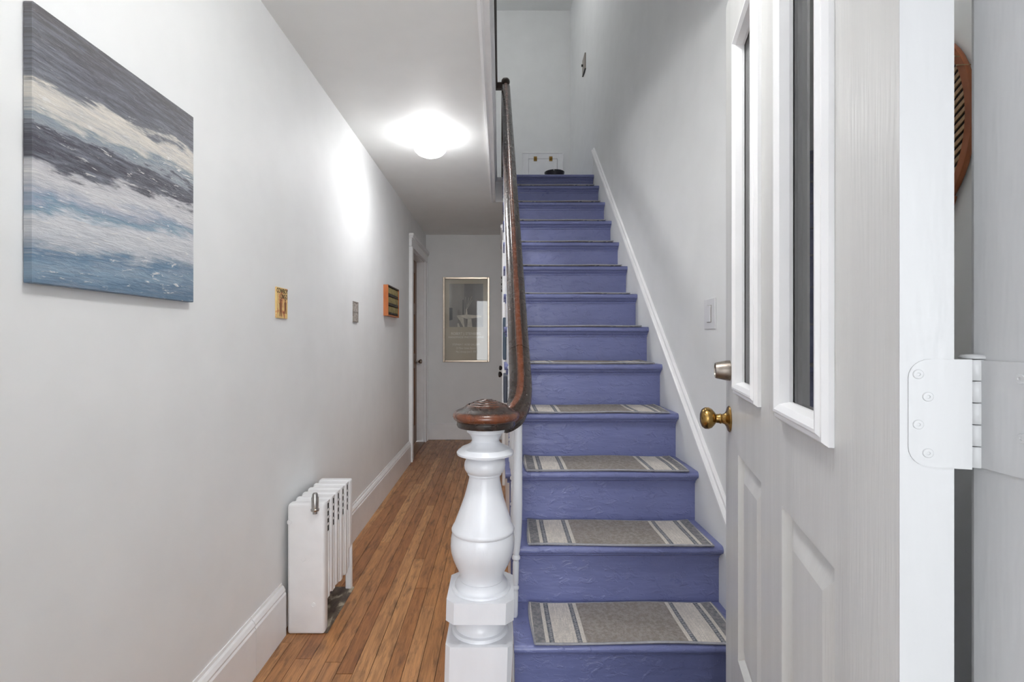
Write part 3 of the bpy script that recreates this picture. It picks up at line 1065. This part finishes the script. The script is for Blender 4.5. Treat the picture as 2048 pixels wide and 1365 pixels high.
obj('air_vent', bm, M['chrome'], rad, smooth=40, label='bullet shaped chrome air vent')

# ================================================================== WALL ART ON THE LEFT
# abstract canvas
cv = thing('canvas_painting', (XL, 0.911, H + 0.104), 'large unframed abstract canvas in slate, white and blue bands', 'painting')
bm = nb()
box(bm, 0, 0.018, 0, 0.479, 0, 0.515, 0.0015)
o = bpy.data.objects.new('canvas', mesh('canvas', bm, M['canvas']))
o.matrix_basis = Matrix.Translation((XL + 0.0005, 0.911, H + 0.104))
place(o, cv)

RL = Matrix.Rotation(PI / 2, 4, 'Z') @ Matrix.Rotation(PI / 2, 4, 'X')      # text on the left wall
# yellow book cover
bk = thing('book_cover_plaque', (XL, 1.98, H + 0.085), 'small yellow western book cover hung on the left wall', 'plaque')
bm = nb()
box(bm, 0, 0.006, 0, 0.100, 0, 0.121, 0.001)
o = bpy.data.objects.new('cover', mesh('cover', bm, M['cowboy']))
o.matrix_basis = Matrix.Translation((XL, 1.934, H + 0.085))
place(o, bk)
text('title_lettering', 'COWBOY', 0.026, Matrix.Translation((XL + 0.0064, 1.984, H + 0.192)) @ RL, M['ink'], o, sx=0.86)
text('title_lettering', 'LINGO', 0.026, Matrix.Translation((XL + 0.0064, 2.000, H + 0.171)) @ RL, M['ink'], o, sx=0.80)
# two brown cowboy figures, flat print
for (yy, zz, s) in ((1.970, 0.0, 1.0), (2.012, 0.012, 0.85)):
    bm = nb()
    b0 = H + 0.092 + zz
    prism(bm, [(yy - 0.010 * s, b0), (yy - 0.004 * s, b0), (yy, b0 + 0.022 * s), (yy + 0.005 * s, b0), (yy + 0.012 * s, b0), (yy + 0.009 * s, b0 + 0.030 * s), (yy + 0.011 * s, b0 + 0.052 * s), (yy + 0.004 * s, b0 + 0.056 * s),
               (yy + 0.004 * s, b0 + 0.062 * s), (yy + 0.010 * s, b0 + 0.064 * s), (yy, b0 + 0.070 * s), (yy - 0.010 * s, b0 + 0.064 * s), (yy - 0.004 * s, b0 + 0.061 * s), (yy - 0.005 * s, b0 + 0.055 * s), (yy - 0.012 * s, b0 + 0.050 * s), (yy - 0.009 * s, b0 + 0.028 * s)],
          'x', XL + 0.0061, XL + 0.0065)
    obj('printed_figure', bm, M['door_panel_wood'], o)
# grey card
bm = nb()
gc = thing('small_card', (XL, 3.0, H + 0.105), 'tiny grey patterned card on the left wall', 'card')
box(bm, 0, 0.005, 0, 0.098, 0, 0.123, 0.001)
obj('card', bm, M['card_grey'], gc, loc=(XL, 2.95, H + 0.105))
bm = nb()
for z in (0.0, 0.058, 0.117):
    box(bm, 0.005, 0.007, 0.0, 0.098, z, z + 0.006)
for y in (0.0, 0.092):
    box(bm, 0.005, 0.007, y, y + 0.006, 0.006, 0.117)
obj('card_border', bm, M['taupe'], gc, loc=(XL, 2.95, H + 0.105))

# miniature bookcase
mb = thing('miniature_bookcase', (XL, 3.93, H + 0.18), 'small orange wooden box of three rows of miniature books', 'bookcase')
BY0, BY1, BZ0, BZ1, BX0, BX1 = 3.73, 4.13, H + 0.180, H + 0.413, XL, XL + 0.036
for y in (BY0, BY1 - 0.008):
    obj('side_panel', box(nb(), BX0, BX1, y, y + 0.008, BZ0, BZ1, 0.001), M['orange_wood'], mb)
obj('top_panel', box(nb(), BX0, BX1, BY0 + 0.008, BY1 - 0.008, BZ1 - 0.010, BZ1), M['dark_wood'], mb)
obj('bottom_panel', box(nb(), BX0, BX1, BY0 + 0.008, BY1 - 0.008, BZ0, BZ0 + 0.010), M['orange_wood'], mb)
obj('back_panel', box(nb(), BX0, BX0 + 0.004, BY0 + 0.008, BY1 - 0.008, BZ0 + 0.010, BZ1 - 0.010), M['dark_wood'], mb)
rowh = (BZ1 - BZ0 - 0.020) / 3
rr = random.Random(3)
for k in range(3):
    z0 = BZ0 + 0.010 + k * rowh
    if k:
        obj('shelf', box(nb(), BX0 + 0.004, BX1 - 0.003, BY0 + 0.008, BY1 - 0.008, z0, z0 + 0.006), M['dark_wood'], mb)
    bg_, bd = nb(), nb()
    y = BY0 + 0.009
    while y < BY1 - 0.022:
        w = rr.uniform(0.013, 0.018)
        y1 = min(y + w, BY1 - 0.009)
        f = BX1 - 0.004 - rr.uniform(0, 0.003)
        box(bg_, BX0 + 0.005, f, y + 0.0006, y1 - 0.0006, z0 + 0.0065 + 0.014, z0 + rowh - rr.uniform(0.004, 0.008), 0.001)
        box(bd, BX0 + 0.005, f, y + 0.0006, y1 - 0.0006, z0 + 0.0065, z0 + 0.0205)
        y = y1
    obj('book_row', bg_, M['gold_spine'], mb, kind='stuff', label='row of gilt miniature book spines')
    obj('spine_foot_row', bd, M['dark_spine'], mb, kind='stuff', label='dark lower ends of the miniature spines')

# ================================================================== POSTER ON THE END WALL
po = thing('framed_poster', (-0.396, YE, H - 0.26), 'tall framed gallery poster under glass on the end wall', 'poster')
PX0, PX1, PZ0, PZ1, PY = -0.670, -0.123, H - 0.262, H + 0.735, YE - 0.022
w = 0.024
for (a, b, c, d) in ((PX0, PX0 + w, PZ0, PZ1), (PX1 - w, PX1, PZ0, PZ1), (PX0 + w, PX1 - w, PZ0, PZ0 + w), (PX0 + w, PX1 - w, PZ1 - w, PZ1)):
    obj('frame_bar', box(nb(), a, b, PY, YE, c, d, 0.004, 2), M['frame_metal'], po)
sheet = obj('poster_sheet', box(nb(), PX0 + w, PX1 - w, PY + 0.012, YE - 0.004, PZ0 + w, PZ1 - w), M['poster'], po)
yk = PY + 0.012


def flat(name, pts, mat, lift, parent):
    bm = nb()
    prism(bm, pts, 'y', yk - lift - 0.0003, yk - lift + 0.0002)
    return obj(name, bm, mat, parent)


def px(x, y):                    # millimetres of the sheet to world (x from left edge, y from the top edge)
    return (PX0 + x * 0.001, PZ1 - y * 0.001)


flat('printed_line', [px(28, 24), px(519, 24), px(519, 27), px(28, 27)], M['photo_deep'], 0.0004, sheet)
ph = flat('photograph', [px(75, 78), px(472, 78), px(472, 585), px(75, 585)], M['photo_grey'], 0.0006, sheet)
flat('photo_shadow', [px(250, 78), px(472, 78), px(472, 585), px(285, 585), px(262, 440), px(250, 300)], M['photo_dark'], 0.0012, ph)
flat('photo_window', [px(75, 360), px(112, 360), px(112, 500), px(75, 510)], M['photo_deep'], 0.0012, ph)
flat('photo_post', [px(232, 265), px(242, 265), px(242, 440), px(232, 440)], M['photo_deep'], 0.0018, ph)
flat('photo_tabletop', [px(158, 450), px(300, 440), px(455, 452), px(450, 470), px(330, 485), px(280, 490), px(240, 475)], M['photo_light'], 0.0018, ph)
flat('photo_drape', [px(160, 455), px(240, 478), px(255, 585), px(240, 585), px(205, 520)], M['photo_light'], 0.0020, ph)
flat('photo_drape', [px(290, 490), px(335, 490), px(345, 585), px(285, 585)], M['photo_light'], 0.0020, ph)
flat('photo_drape', [px(170, 545), px(185, 540), px(200, 585), px(172, 585)], M['photo_light'], 0.0020, ph)
flat('photo_vase', [px(268, 375), px(282, 370), px(284, 395), px(290, 440), px(286, 455), px(266, 455), px(264, 440), px(270, 400)], M['photo_light'], 0.0024, ph)
for (a, b, c, d) in ((275, 375, 262, 230), (280, 375, 300, 240), (284, 372, 340, 270), (290, 340, 338, 225)):
    flat('photo_stem', [px(a, b), px(a + 4, b), px(c + 4, d), px(c, d)], M['photo_light'], 0.0026, ph)
RE = Matrix.Rotation(PI / 2, 4, 'X')
for (s, size, ymm, sx) in (('ROBERT J. STEINBERG', 0.041, 664, 0.88), ('HANDMADE PHOTOGRAPHS', 0.033, 706, 0.96), ('STEPHEN T. ROSE GALLERY', 0.032, 792, 0.82),
                           ('23 Miner Street, Boston', 0.032, 834, 0.74), ('May 2 through June 9, 1978', 0.032, 876, 0.66)):
    text('lettering', s, size, Matrix.Translation(((PX0 + PX1) / 2 - 0.002, yk - 0.0012, PZ1 - ymm * 0.001)) @ RE, M['print_text'], sheet, sx=sx)
obj('glass', box(nb(), PX0 + w, PX1 - w, PY + 0.003, PY + 0.006, PZ0 + w, PZ1 - w), M['glass'], po)

# ================================================================== CEILING LAMPS


def ceiling_lamp(x, y, z, mat, label, watts=0):
    t = thing('ceiling_light', (x, y, z), label, 'lamp')
    T = Matrix.Translation((x, y, z))
    bm = nb()
    lathe(bm, [(0, 0), (0.086, 0), (0.086, -0.020), (0.083, -0.024), (0.0, -0.024)], 40, T)
    obj('canopy', bm, M['plastic'], t, smooth=40)
    bm = nb()
    lathe(bm, [(0, -0.024), (0.080, -0.024), (0.080, -0.030), (0.084, -0.033), (0.084, -0.040), (0.078, -0.044), (0, -0.044)], 40, T)
    obj('fitter_ring', bm, M['plastic'], t, smooth=40)
    bm = nb()
    lathe(bm, [(0, -0.044), (0.076, -0.044), (0.090, -0.052), (0.098, -0.064), (0.099, -0.076), (0.092, -0.094), (0.076, -0.110), (0.052, -0.122), (0.026, -0.128), (0, -0.130)], 28, T)
    obj('globe', bm, mat, t, smooth=60)
    if watts:
        l = bpy.data.lights.new('lamp_light', 'AREA')
        l.shape = 'DISK'
        l.size = 0.10
        l.energy = watts
        l.color = (0.99, 0.99, 1.0)
        lo = bpy.data.objects.new('lamp_light', l)
        lo.matrix_basis = Matrix.Translation((x, y, z - 0.1315))
        place(lo, t)
    return t


ceiling_lamp(-0.422, 3.02, ZC, M['globe'], 'lit white mushroom globe lamp on the hall ceiling', LAMP_DOWN)
ceiling_lamp(0.0, 0.95, ZC, M['fill_globe_in'], 'added fill globe lamp on the ceiling just inside the entrance')
ceiling_lamp(-0.1, 4.25, ZT, M['fill_globe_up'], 'added fill globe lamp on the upstairs ceiling')

# ================================================================== RIGHT WALL AND LANDING DETAILS
sw_ = thing('light_switch', (XR, 1.97, H + 0.1), 'white rocker light switch on the wall beside the stairs', 'light switch')
obj('plate', box(nb(), XR - 0.006, XR, 1.918, 2.020, H + 0.042, H + 0.162, 0.002), M['plastic'], sw_)
obj('rocker_frame', box(nb(), XR - 0.0075, XR - 0.005, 1.950, 1.988, H + 0.068, H + 0.136, 0.0005), M['taupe'], sw_)
obj('rocker', box(nb(), XR - 0.011, XR - 0.006, 1.952, 1.986, H + 0.070, H + 0.134, 0.001), M['plastic'], sw_)

up_ = thing('wall_plate', (XR, 4.9, H + 2.7), 'small square taupe plate with dark knob high on the stairwell wall', 'wall plate')
obj('plate', box(nb(), XR - 0.012, XR, 4.825, 4.976, H + 2.622, H + 2.776, 0.002), M['taupe'], up_)
obj('dark_underside', box(nb(), XR - 0.014, XR, 4.825, 4.976, H + 2.616, H + 2.6215), M['black_iron'], up_)  # black strip for the dark underside of the plate
knob('knob', (XR - 0.012, 4.93, H + 2.705), (-1, 0, 0), [(0, 0), (0.012, 0), (0.010, 0.008), (0.014, 0.014), (0, 0.018)], M['black_iron'], up_)

hz = H + 2.19
ha = thing('access_hatch', (0.5, YE, ZU), 'small white hatch with two brass hinges behind the landing', 'hatch')
bm = nb()
for (a, b, c, d) in ((0.268, 0.333, ZU + 0.001, hz), (0.674, 0.735, ZU + 0.001, hz), (0.333, 0.674, hz - 0.065, hz)):
    box(bm, a, b, YE - 0.016, YE, c, d, 0.003)
for (a, b, c, d) in ((0.262, 0.272, ZU + 0.001, hz + 0.006), (0.731, 0.741, ZU + 0.001, hz + 0.006), (0.262, 0.741, hz - 0.004, hz + 0.006)):
    box(bm, a, b, YE - 0.022, YE, c, d, 0.002)
obj('hatch_frame', bm, M['trim'], ha)
hp = obj('hatch_panel', box(nb(), 0.336, 0.671, YE - 0.014, YE - 0.002, ZU + 0.002, hz - 0.068, 0.002), M['trim'], ha)
for x in (0.396, 0.577):
    bm = nb()
    box(bm, x, x + 0.038, YE - 0.019, YE - 0.0145, hz - 0.094, hz - 0.070, 0.001)
    box(bm, x, x + 0.038, YE - 0.0205, YE - 0.0165, hz - 0.064, hz - 0.040, 0.001)
    lathe(bm, [(0, 0), (0.005, 0), (0.005, 0.038), (0, 0.038)], 10, Matrix.Translation((x, YE - 0.021, hz - 0.067)) @ Matrix.Rotation(PI / 2, 4, 'Y'))
    obj('hinge', bm, M['hinge_brass'], hp, label='brass butt hinge')

bw = thing('bowl', (0.493, 4.53, ZU), 'low dark navy round bowl at the edge of the landing', 'bowl')
bm = nb()
lathe(bm, [(0, 0), (0.078, 0), (0.082, 0.006), (0.089, 0.066), (0.091, 0.076), (0.088, 0.078), (0.083, 0.071), (0.074, 0.018), (0, 0.014)], 40, Matrix.Translation((0.493, 4.53, ZU + 0.001)))
obj('bowl_body', bm, M['bowl'], bw, smooth=40)
bm = nb()
prism(bm, [(0.474, ZU + 0.080), (0.481, ZU + 0.080), (0.480, ZU + 0.064)], 'y', 4.437, 4.443)
obj('tag', bm, M['plastic'], bw)  # small pale wedge marks the notch on the bowl's front

# ================================================================== FRONT DOOR (open, at the right)
AL = math.atan2(0.28, 1.0)
HX, HY = 0.3455, 0.433
# local frame: s along the leaf (away from hinge), n = outward normal of the exterior face (towards the stairs), z
SD = Vector((math.sin(AL), math.cos(AL), 0))
ND = Vector((-math.cos(AL), math.sin(AL), 0))
DM = Matrix(((SD.x, ND.x, 0, HX), (SD.y, ND.y, 0, HY), (0, 0, 1, 0), (0, 0, 0, 1)))
DW, DT, DH0, DH1 = 0.905, 0.039, 0.012, 2.04
d1 = thing('door_1', None, 'open white entrance door with two tall panes and two lower panels', kind='structure', mtx=DM.copy())


def dobj(name, bm, mat, parent=None, smooth=None, label=None):
    bmesh.ops.transform(bm, matrix=DM, verts=bm.verts)
    return obj(name, bm, mat, parent or d1, smooth=smooth, label=label)


S1, S2, S3, S4 = 0.149, 0.3715, 0.511, 0.738
WZ0, WZ1, LZ0, LZ1 = 1.050, 1.862, 0.44, 0.912
MWD, MPR = 0.030, 0.016          # moulding width, proud
bm = nb()
for a, b in ((0, S1), (S2, S3), (S4, DW)):
    box(bm, a, b, -DT, 0, DH0, DH1)
for s0, s1 in ((S1, S2), (S3, S4)):
    for a, b in ((DH0, LZ0), (LZ1, WZ0), (WZ1, DH1)):
        box(bm, s0, s1, -DT, 0, a, b)
leaf1 = dobj('door_leaf', bm, M['door'])
for (s0, s1) in ((S1, S2), (S3, S4)):
    # moulding around each pane: one mitred ring with a stepped profile
    prof = [(0.0, 0.0), (0.0, 0.006), (0.005, 0.012), (0.010, 0.012), (0.014, MPR), (MWD - 0.012, MPR), (MWD - 0.004, MPR - 0.006), (MWD, -0.003), (MWD, -0.008), (0.0, -0.008)]
    bm = nb()
    corners = [(s0, WZ0, 1, 1), (s1, WZ0, -1, 1), (s1, WZ1, -1, -1), (s0, WZ1, 1, -1)]
    rings = [[bm.verts.new((cs + ds * a, b, cz + dz * a)) for a, b in prof] for cs, cz, ds, dz in corners]
    for k in range(4):
        A, B = rings[k], rings[(k + 1) % 4]
        for q in range(len(prof)):
            r = (q + 1) % len(prof)
            bm.faces.new((A[q], A[r], B[r], B[q]))
    bmesh.ops.recalc_face_normals(bm, faces=bm.faces)
    mo = dobj('glazing_moulding', bm, M['trim'])
    bm = nb()
    box(bm, s0 + 0.0, s1 - 0.0, -0.013, -0.009, WZ0, WZ1)
    dobj('pane', bm, M['glass'], mo)
    bm = nb()
    for (a, b, c, d) in ((s0, s0 + MWD, WZ0, WZ1), (s1 - MWD, s1, WZ0, WZ1), (s0 + MWD, s1 - MWD, WZ0, WZ0 + MWD), (s0 + MWD, s1 - MWD, WZ1 - MWD, WZ1)):
        box(bm, a, b, -DT, -0.014, c, d)
    dobj('inner_stop', bm, M['trim'], mo)
    # raised lower panel
    bm = nb()
    pp = [(0.0, 0.0), (0.010, -0.012), (0.016, -0.012), (0.050, -0.003), (0.052, -0.003)]
    rings = []
    for a, b in pp:
        rings.append([bm.verts.new((x, b, z)) for x, z in ((s0 + a, LZ0 + a), (s1 - a, LZ0 + a), (s1 - a, LZ1 - a), (s0 + a, LZ1 - a))])
    for A, B in zip(rings, rings[1:]):
        for k in range(4):
            bm.faces.new((A[k], A[(k + 1) % 4], B[(k + 1) % 4], B[k]))
    bm.faces.new(rings[-1])
    back = [bm.verts.new((x, -DT, z)) for x, z in ((s0, LZ0), (s1, LZ0), (s1, LZ1), (s0, LZ1))]
    bm.faces.new(back)
    for k in range(4):
        bm.faces.new((rings[0][k], rings[0][(k + 1) % 4], back[(k + 1) % 4], back[k]))
    bmesh.ops.recalc_face_normals(bm, faces=bm.faces)
    dobj('panel', bm, M['door'])


def dknob(name, s, z, prof, mat, label, tilt=0.0, parent=None):
    bm = nb()
    lathe(bm, prof, 28, Matrix.Translation((s, 0, z)) @ Matrix.Rotation(-PI / 2, 4, 'X'))
    return dobj(name, bm, mat, parent, smooth=40, label=label)


dknob('knob', DW - 0.058, H - 0.198, [(0, 0), (0.032, 0), (0.033, 0.002), (0.030, 0.005), (0.020, 0.008), (0.014, 0.012), (0.0115, 0.018), (0.013, 0.022), (0.0115, 0.025), (0.011, 0.032), (0.017, 0.036),
      (0.024, 0.042), (0.0275, 0.050), (0.027, 0.058), (0.022, 0.065), (0.012, 0.069), (0, 0.070)], M['brass'], 'round aged brass door knob')
db = dknob('deadbolt', DW - 0.058, H - 0.077, [(0, 0), (0.0255, 0), (0.0255, 0.006), (0.0205, 0.030), (0.019, 0.034), (0.016, 0.034), (0.0155, 0.032), (0, 0.032)], M['nickel'], 'worn nickel deadbolt cylinder')

# hinge: leaf on the door edge, knuckle, leaf on the jamb
JX = 0.4055
kn = Vector((0.4045, 0.4275, 0))
hz0, hz1 = H - 0.1085, H - 0.0165
hinge = thing('hinge', (kn.x, kn.y, hz0), 'white painted butt hinge joining the entrance door to its jamb', 'hinge')
bm = nb()
pts = []
L0, L1 = 0.006, DT + 0.012          # across the door edge, in local n from -L0 to -L1
rad_ = 0.016
for (cx, cz, a0) in ((-L0 - rad_, hz1 - rad_, 0), (-L0 - rad_, hz0 + rad_, -PI / 2)):
    for k in range(7):
        a = a0 + PI / 2 - (PI / 2) * k / 6
        pts.append((cx + rad_ * math.cos(a), cz + rad_ * math.sin(a)))
pts += [(-L1, hz0), (-L1, hz1)]
prism(bm, pts, 'x', -0.0022, 0.0)
bmesh.ops.transform(bm, matrix=DM, verts=bm.verts)
hl = obj('door_leaf_plate', bm, M['frame_white'], hinge)
for (n_, z) in ((-0.013, hz1 - 0.013), (-0.013, hz0 + 0.036), (-0.020, hz0 + 0.012), (-0.020, hz0 + 0.060)):
    bm = nb()
    lathe(bm, [(0, 0.0), (0.0042, 0.0), (0.0036, 0.0008), (0.0015, 0.0009), (0.0012, 0.0003), (0, 0.0002)], 14, Matrix.Translation((-0.0022, n_, z)) @ Matrix.Rotation(-PI / 2, 4, 'Y'))
    bmesh.ops.transform(bm, matrix=DM, verts=bm.verts)
    obj('screw', bm, M['frame_white'], hl, smooth=40)
seg = (hz1 - hz0) / 5
for k in range(5):
    bm = nb()
    z0 = hz0 + k * seg
    lathe(bm, [(0, z0 + 0.0004), (0.0078, z0 + 0.0004), (0.0083, z0 + 0.001), (0.0083, z0 + seg - 0.001), (0.0078, z0 + seg - 0.0004), (0, z0 + seg - 0.0004)], 20, Matrix.Translation((kn.x, kn.y, 0)))
    obj('knuckle', bm, M['frame_white'], hinge, smooth=40)
bm = nb()
lathe(bm, [(0, hz1), (0.0095, hz1 + 0.0005), (0.0100, hz1 + 0.002), (0.0080, hz1 + 0.0038), (0, hz1 + 0.0042)], 20, Matrix.Translation((kn.x, kn.y, 0)))
obj('pin_cap', bm, M['frame_white'], hinge, smooth=40)
obj('jamb_leaf_plate', box(nb(), JX - 0.0018, JX + 0.0005, 0.345, kn.y + 0.001, hz0 + 0.001, hz1 - 0.001), M['frame_white'], hinge)
for (y, z) in ((0.388, hz1 - 0.014), (0.3865, hz0 + 0.032), (0.372, hz0 + 0.055)):
    knob('screw', (JX - 0.0017, y, z), (-1, 0, 0), [(0, 0.0), (0.0042, 0.0), (0.0036, 0.0008), (0.0015, 0.0009), (0.0012, 0.0003), (0, 0.0002)], M['frame_white'], hinge)

# door frame (jambs, head, inside casing)
t2 = thing('trim_2', (JX, 0.36, 0), 'white jambs and casing of the entrance doorway', kind='structure')
bm = nb()
prism(bm, [(JX + 0.0006, 0.28), (0.432, 0.28), (0.432, 0.4340), (JX + 0.007, 0.4340), (JX + 0.0025, 0.4325), (JX + 0.0006, 0.4285)], 'z', 0, 2.10)
obj('hinge_jamb', bm, M['frame_white'], t2)
bm = nb()
box(bm, -0.55, -0.525, 0.28, 0.436, 0, 2.10)
obj('latch_jamb', bm, M['trim'], t2)
bm = nb()
box(bm, -0.525, JX, 0.28, 0.436, 2.06, 2.10)
obj('head_jamb', bm, M['trim'], t2)
bm = nb()
box(bm, 0.434, 0.53, 0.4302, 0.446, 0, 2.17, 0.003)
box(bm, -0.64, -0.535, 0.4362, 0.452, 0, 2.17, 0.003)
box(bm, -0.535, 0.434, 0.4362, 0.452, 2.075, 2.17, 0.003)
obj('inside_casing', bm, M['trim'], t2)
# white edge strip along the hinge side of the leaf
bm = nb()
box(bm, -0.0012, 0.0, -DT, 0.0, DH0, DH1)
dobj('hinge_edge', bm, M['frame_white'])

# ================================================================== RACKET BEHIND THE DOOR
rk = thing('racket', (XR, 0.965, H + 0.2), 'old oval wooden racket with woven cane hung behind the entrance door', 'racket')
RC = (0.972, H + 0.400)
RW, RHH = 0.104, 0.172
bm = nb()
path = [(XR - 0.0085, RC[0] + RW * math.cos(2 * PI * k / 48), RC[1] + RHH * math.sin(2 * PI * k / 48)) for k in range(49)]
sweep(bm, path, [(-0.002, -0.005), (0.002, -0.005), (0.003, -0.002), (0.003, 0.002), (0.002, 0.005), (-0.002, 0.005)], up=Vector((1, 0, 0)))
obj('hoop', bm, M['racket_wood'], rk, smooth=35)
bm = nb()
path = [(XR - 0.0085, RC[0] + (RW - 0.007) * math.cos(2 * PI * k / 48), RC[1] + (RHH - 0.007) * math.sin(2 * PI * k / 48)) for k in range(49)]
sweep(bm, path, [(-0.0045, -0.004), (0.0045, -0.004), (0.0045, 0.004), (-0.0045, 0.004)], up=Vector((1, 0, 0)))
obj('inner_hoop', bm, M['racket_wood'], rk, smooth=35)
bm = nb()
prism(bm, [(RC[0] + (RW - 0.012) * math.cos(2 * PI * k / 32), RC[1] + (RHH - 0.014) * math.sin(2 * PI * k / 32)) for k in range(32)], 'x', XR - 0.0055, XR - 0.004)
obj('backing', bm, M['dark_gap'], rk)
tilt = math.radians(-32)
dirv = Vector((0, math.cos(tilt), math.sin(tilt)))
nrm = Vector((0, -math.sin(tilt), math.cos(tilt)))
k = -13
while k <= 13:
    c = nrm * (k * 0.0128)
    # chord of the ellipse along dirv through c
    a_, b_ = RW - 0.0105, RHH - 0.0115
    A = (dirv.y / a_) ** 2 + (dirv.z / b_) ** 2
    B = 2 * (c.y * dirv.y / a_ ** 2 + c.z * dirv.z / b_ ** 2)
    C = (c.y / a_) ** 2 + (c.z / b_) ** 2 - 1
    disc = B * B - 4 * A * C
    if disc > 0:
        t0, t1 = (-B - math.sqrt(disc)) / (2 * A), (-B + math.sqrt(disc)) / (2 * A)
        if t1 - t0 > 0.02:
            bm = nb()
            O = Vector((XR - 0.0075, RC[0], RC[1])) + c
            sweep(bm, [O + dirv * (t0 - 0.004), O + dirv * (t1 + 0.004)], [(-0.0035, -0.0012), (0.0035, -0.0012), (0.0035, 0.0012), (-0.0035, 0.0012)], up=Vector((1, 0, 0)))
            obj('cane_strip', bm, M['cane'], rk)
    k += 1
bm = nb()
zb = RC[1] - RHH
for s in (-1, 1):
    sweep(bm, spline([(XR - 0.0085, RC[0] + s * 0.060, RC[1] - RHH * 0.80), (XR - 0.0085, RC[0] + s * 0.030, zb - 0.05), (XR - 0.0085, RC[0] + s * 0.012, zb - 0.14)], 5), [(-0.008, -0.006), (0.008, -0.006), (0.008, 0.006), (-0.008, 0.006)], up=Vector((1, 0, 0)))
obj('throat', bm, M['racket_wood'], rk)
obj('handle', box(nb(), XR - 0.028, XR - 0.004, RC[0] - 0.016, RC[0] + 0.016, zb - 0.34, zb - 0.12, 0.005, 2), M['racket_wood'], rk)
for t in (0.55, 0.70, -0.95, -1.10):
    p = Vector((XR - 0.0085, RC[0] - (RW - 0.004) * math.cos(t), RC[1] + (RHH - 0.004) * math.sin(t)))
    bm = nb()
    lathe(bm, [(0.0095, -0.001), (0.0105, -0.001), (0.0105, 0.001), (0.0095, 0.001)], 12, Matrix.Translation(p) @ Matrix.Rotation(t * 0.8, 4, 'X'))
    obj('cord_binding', bm, M['cane'], rk)
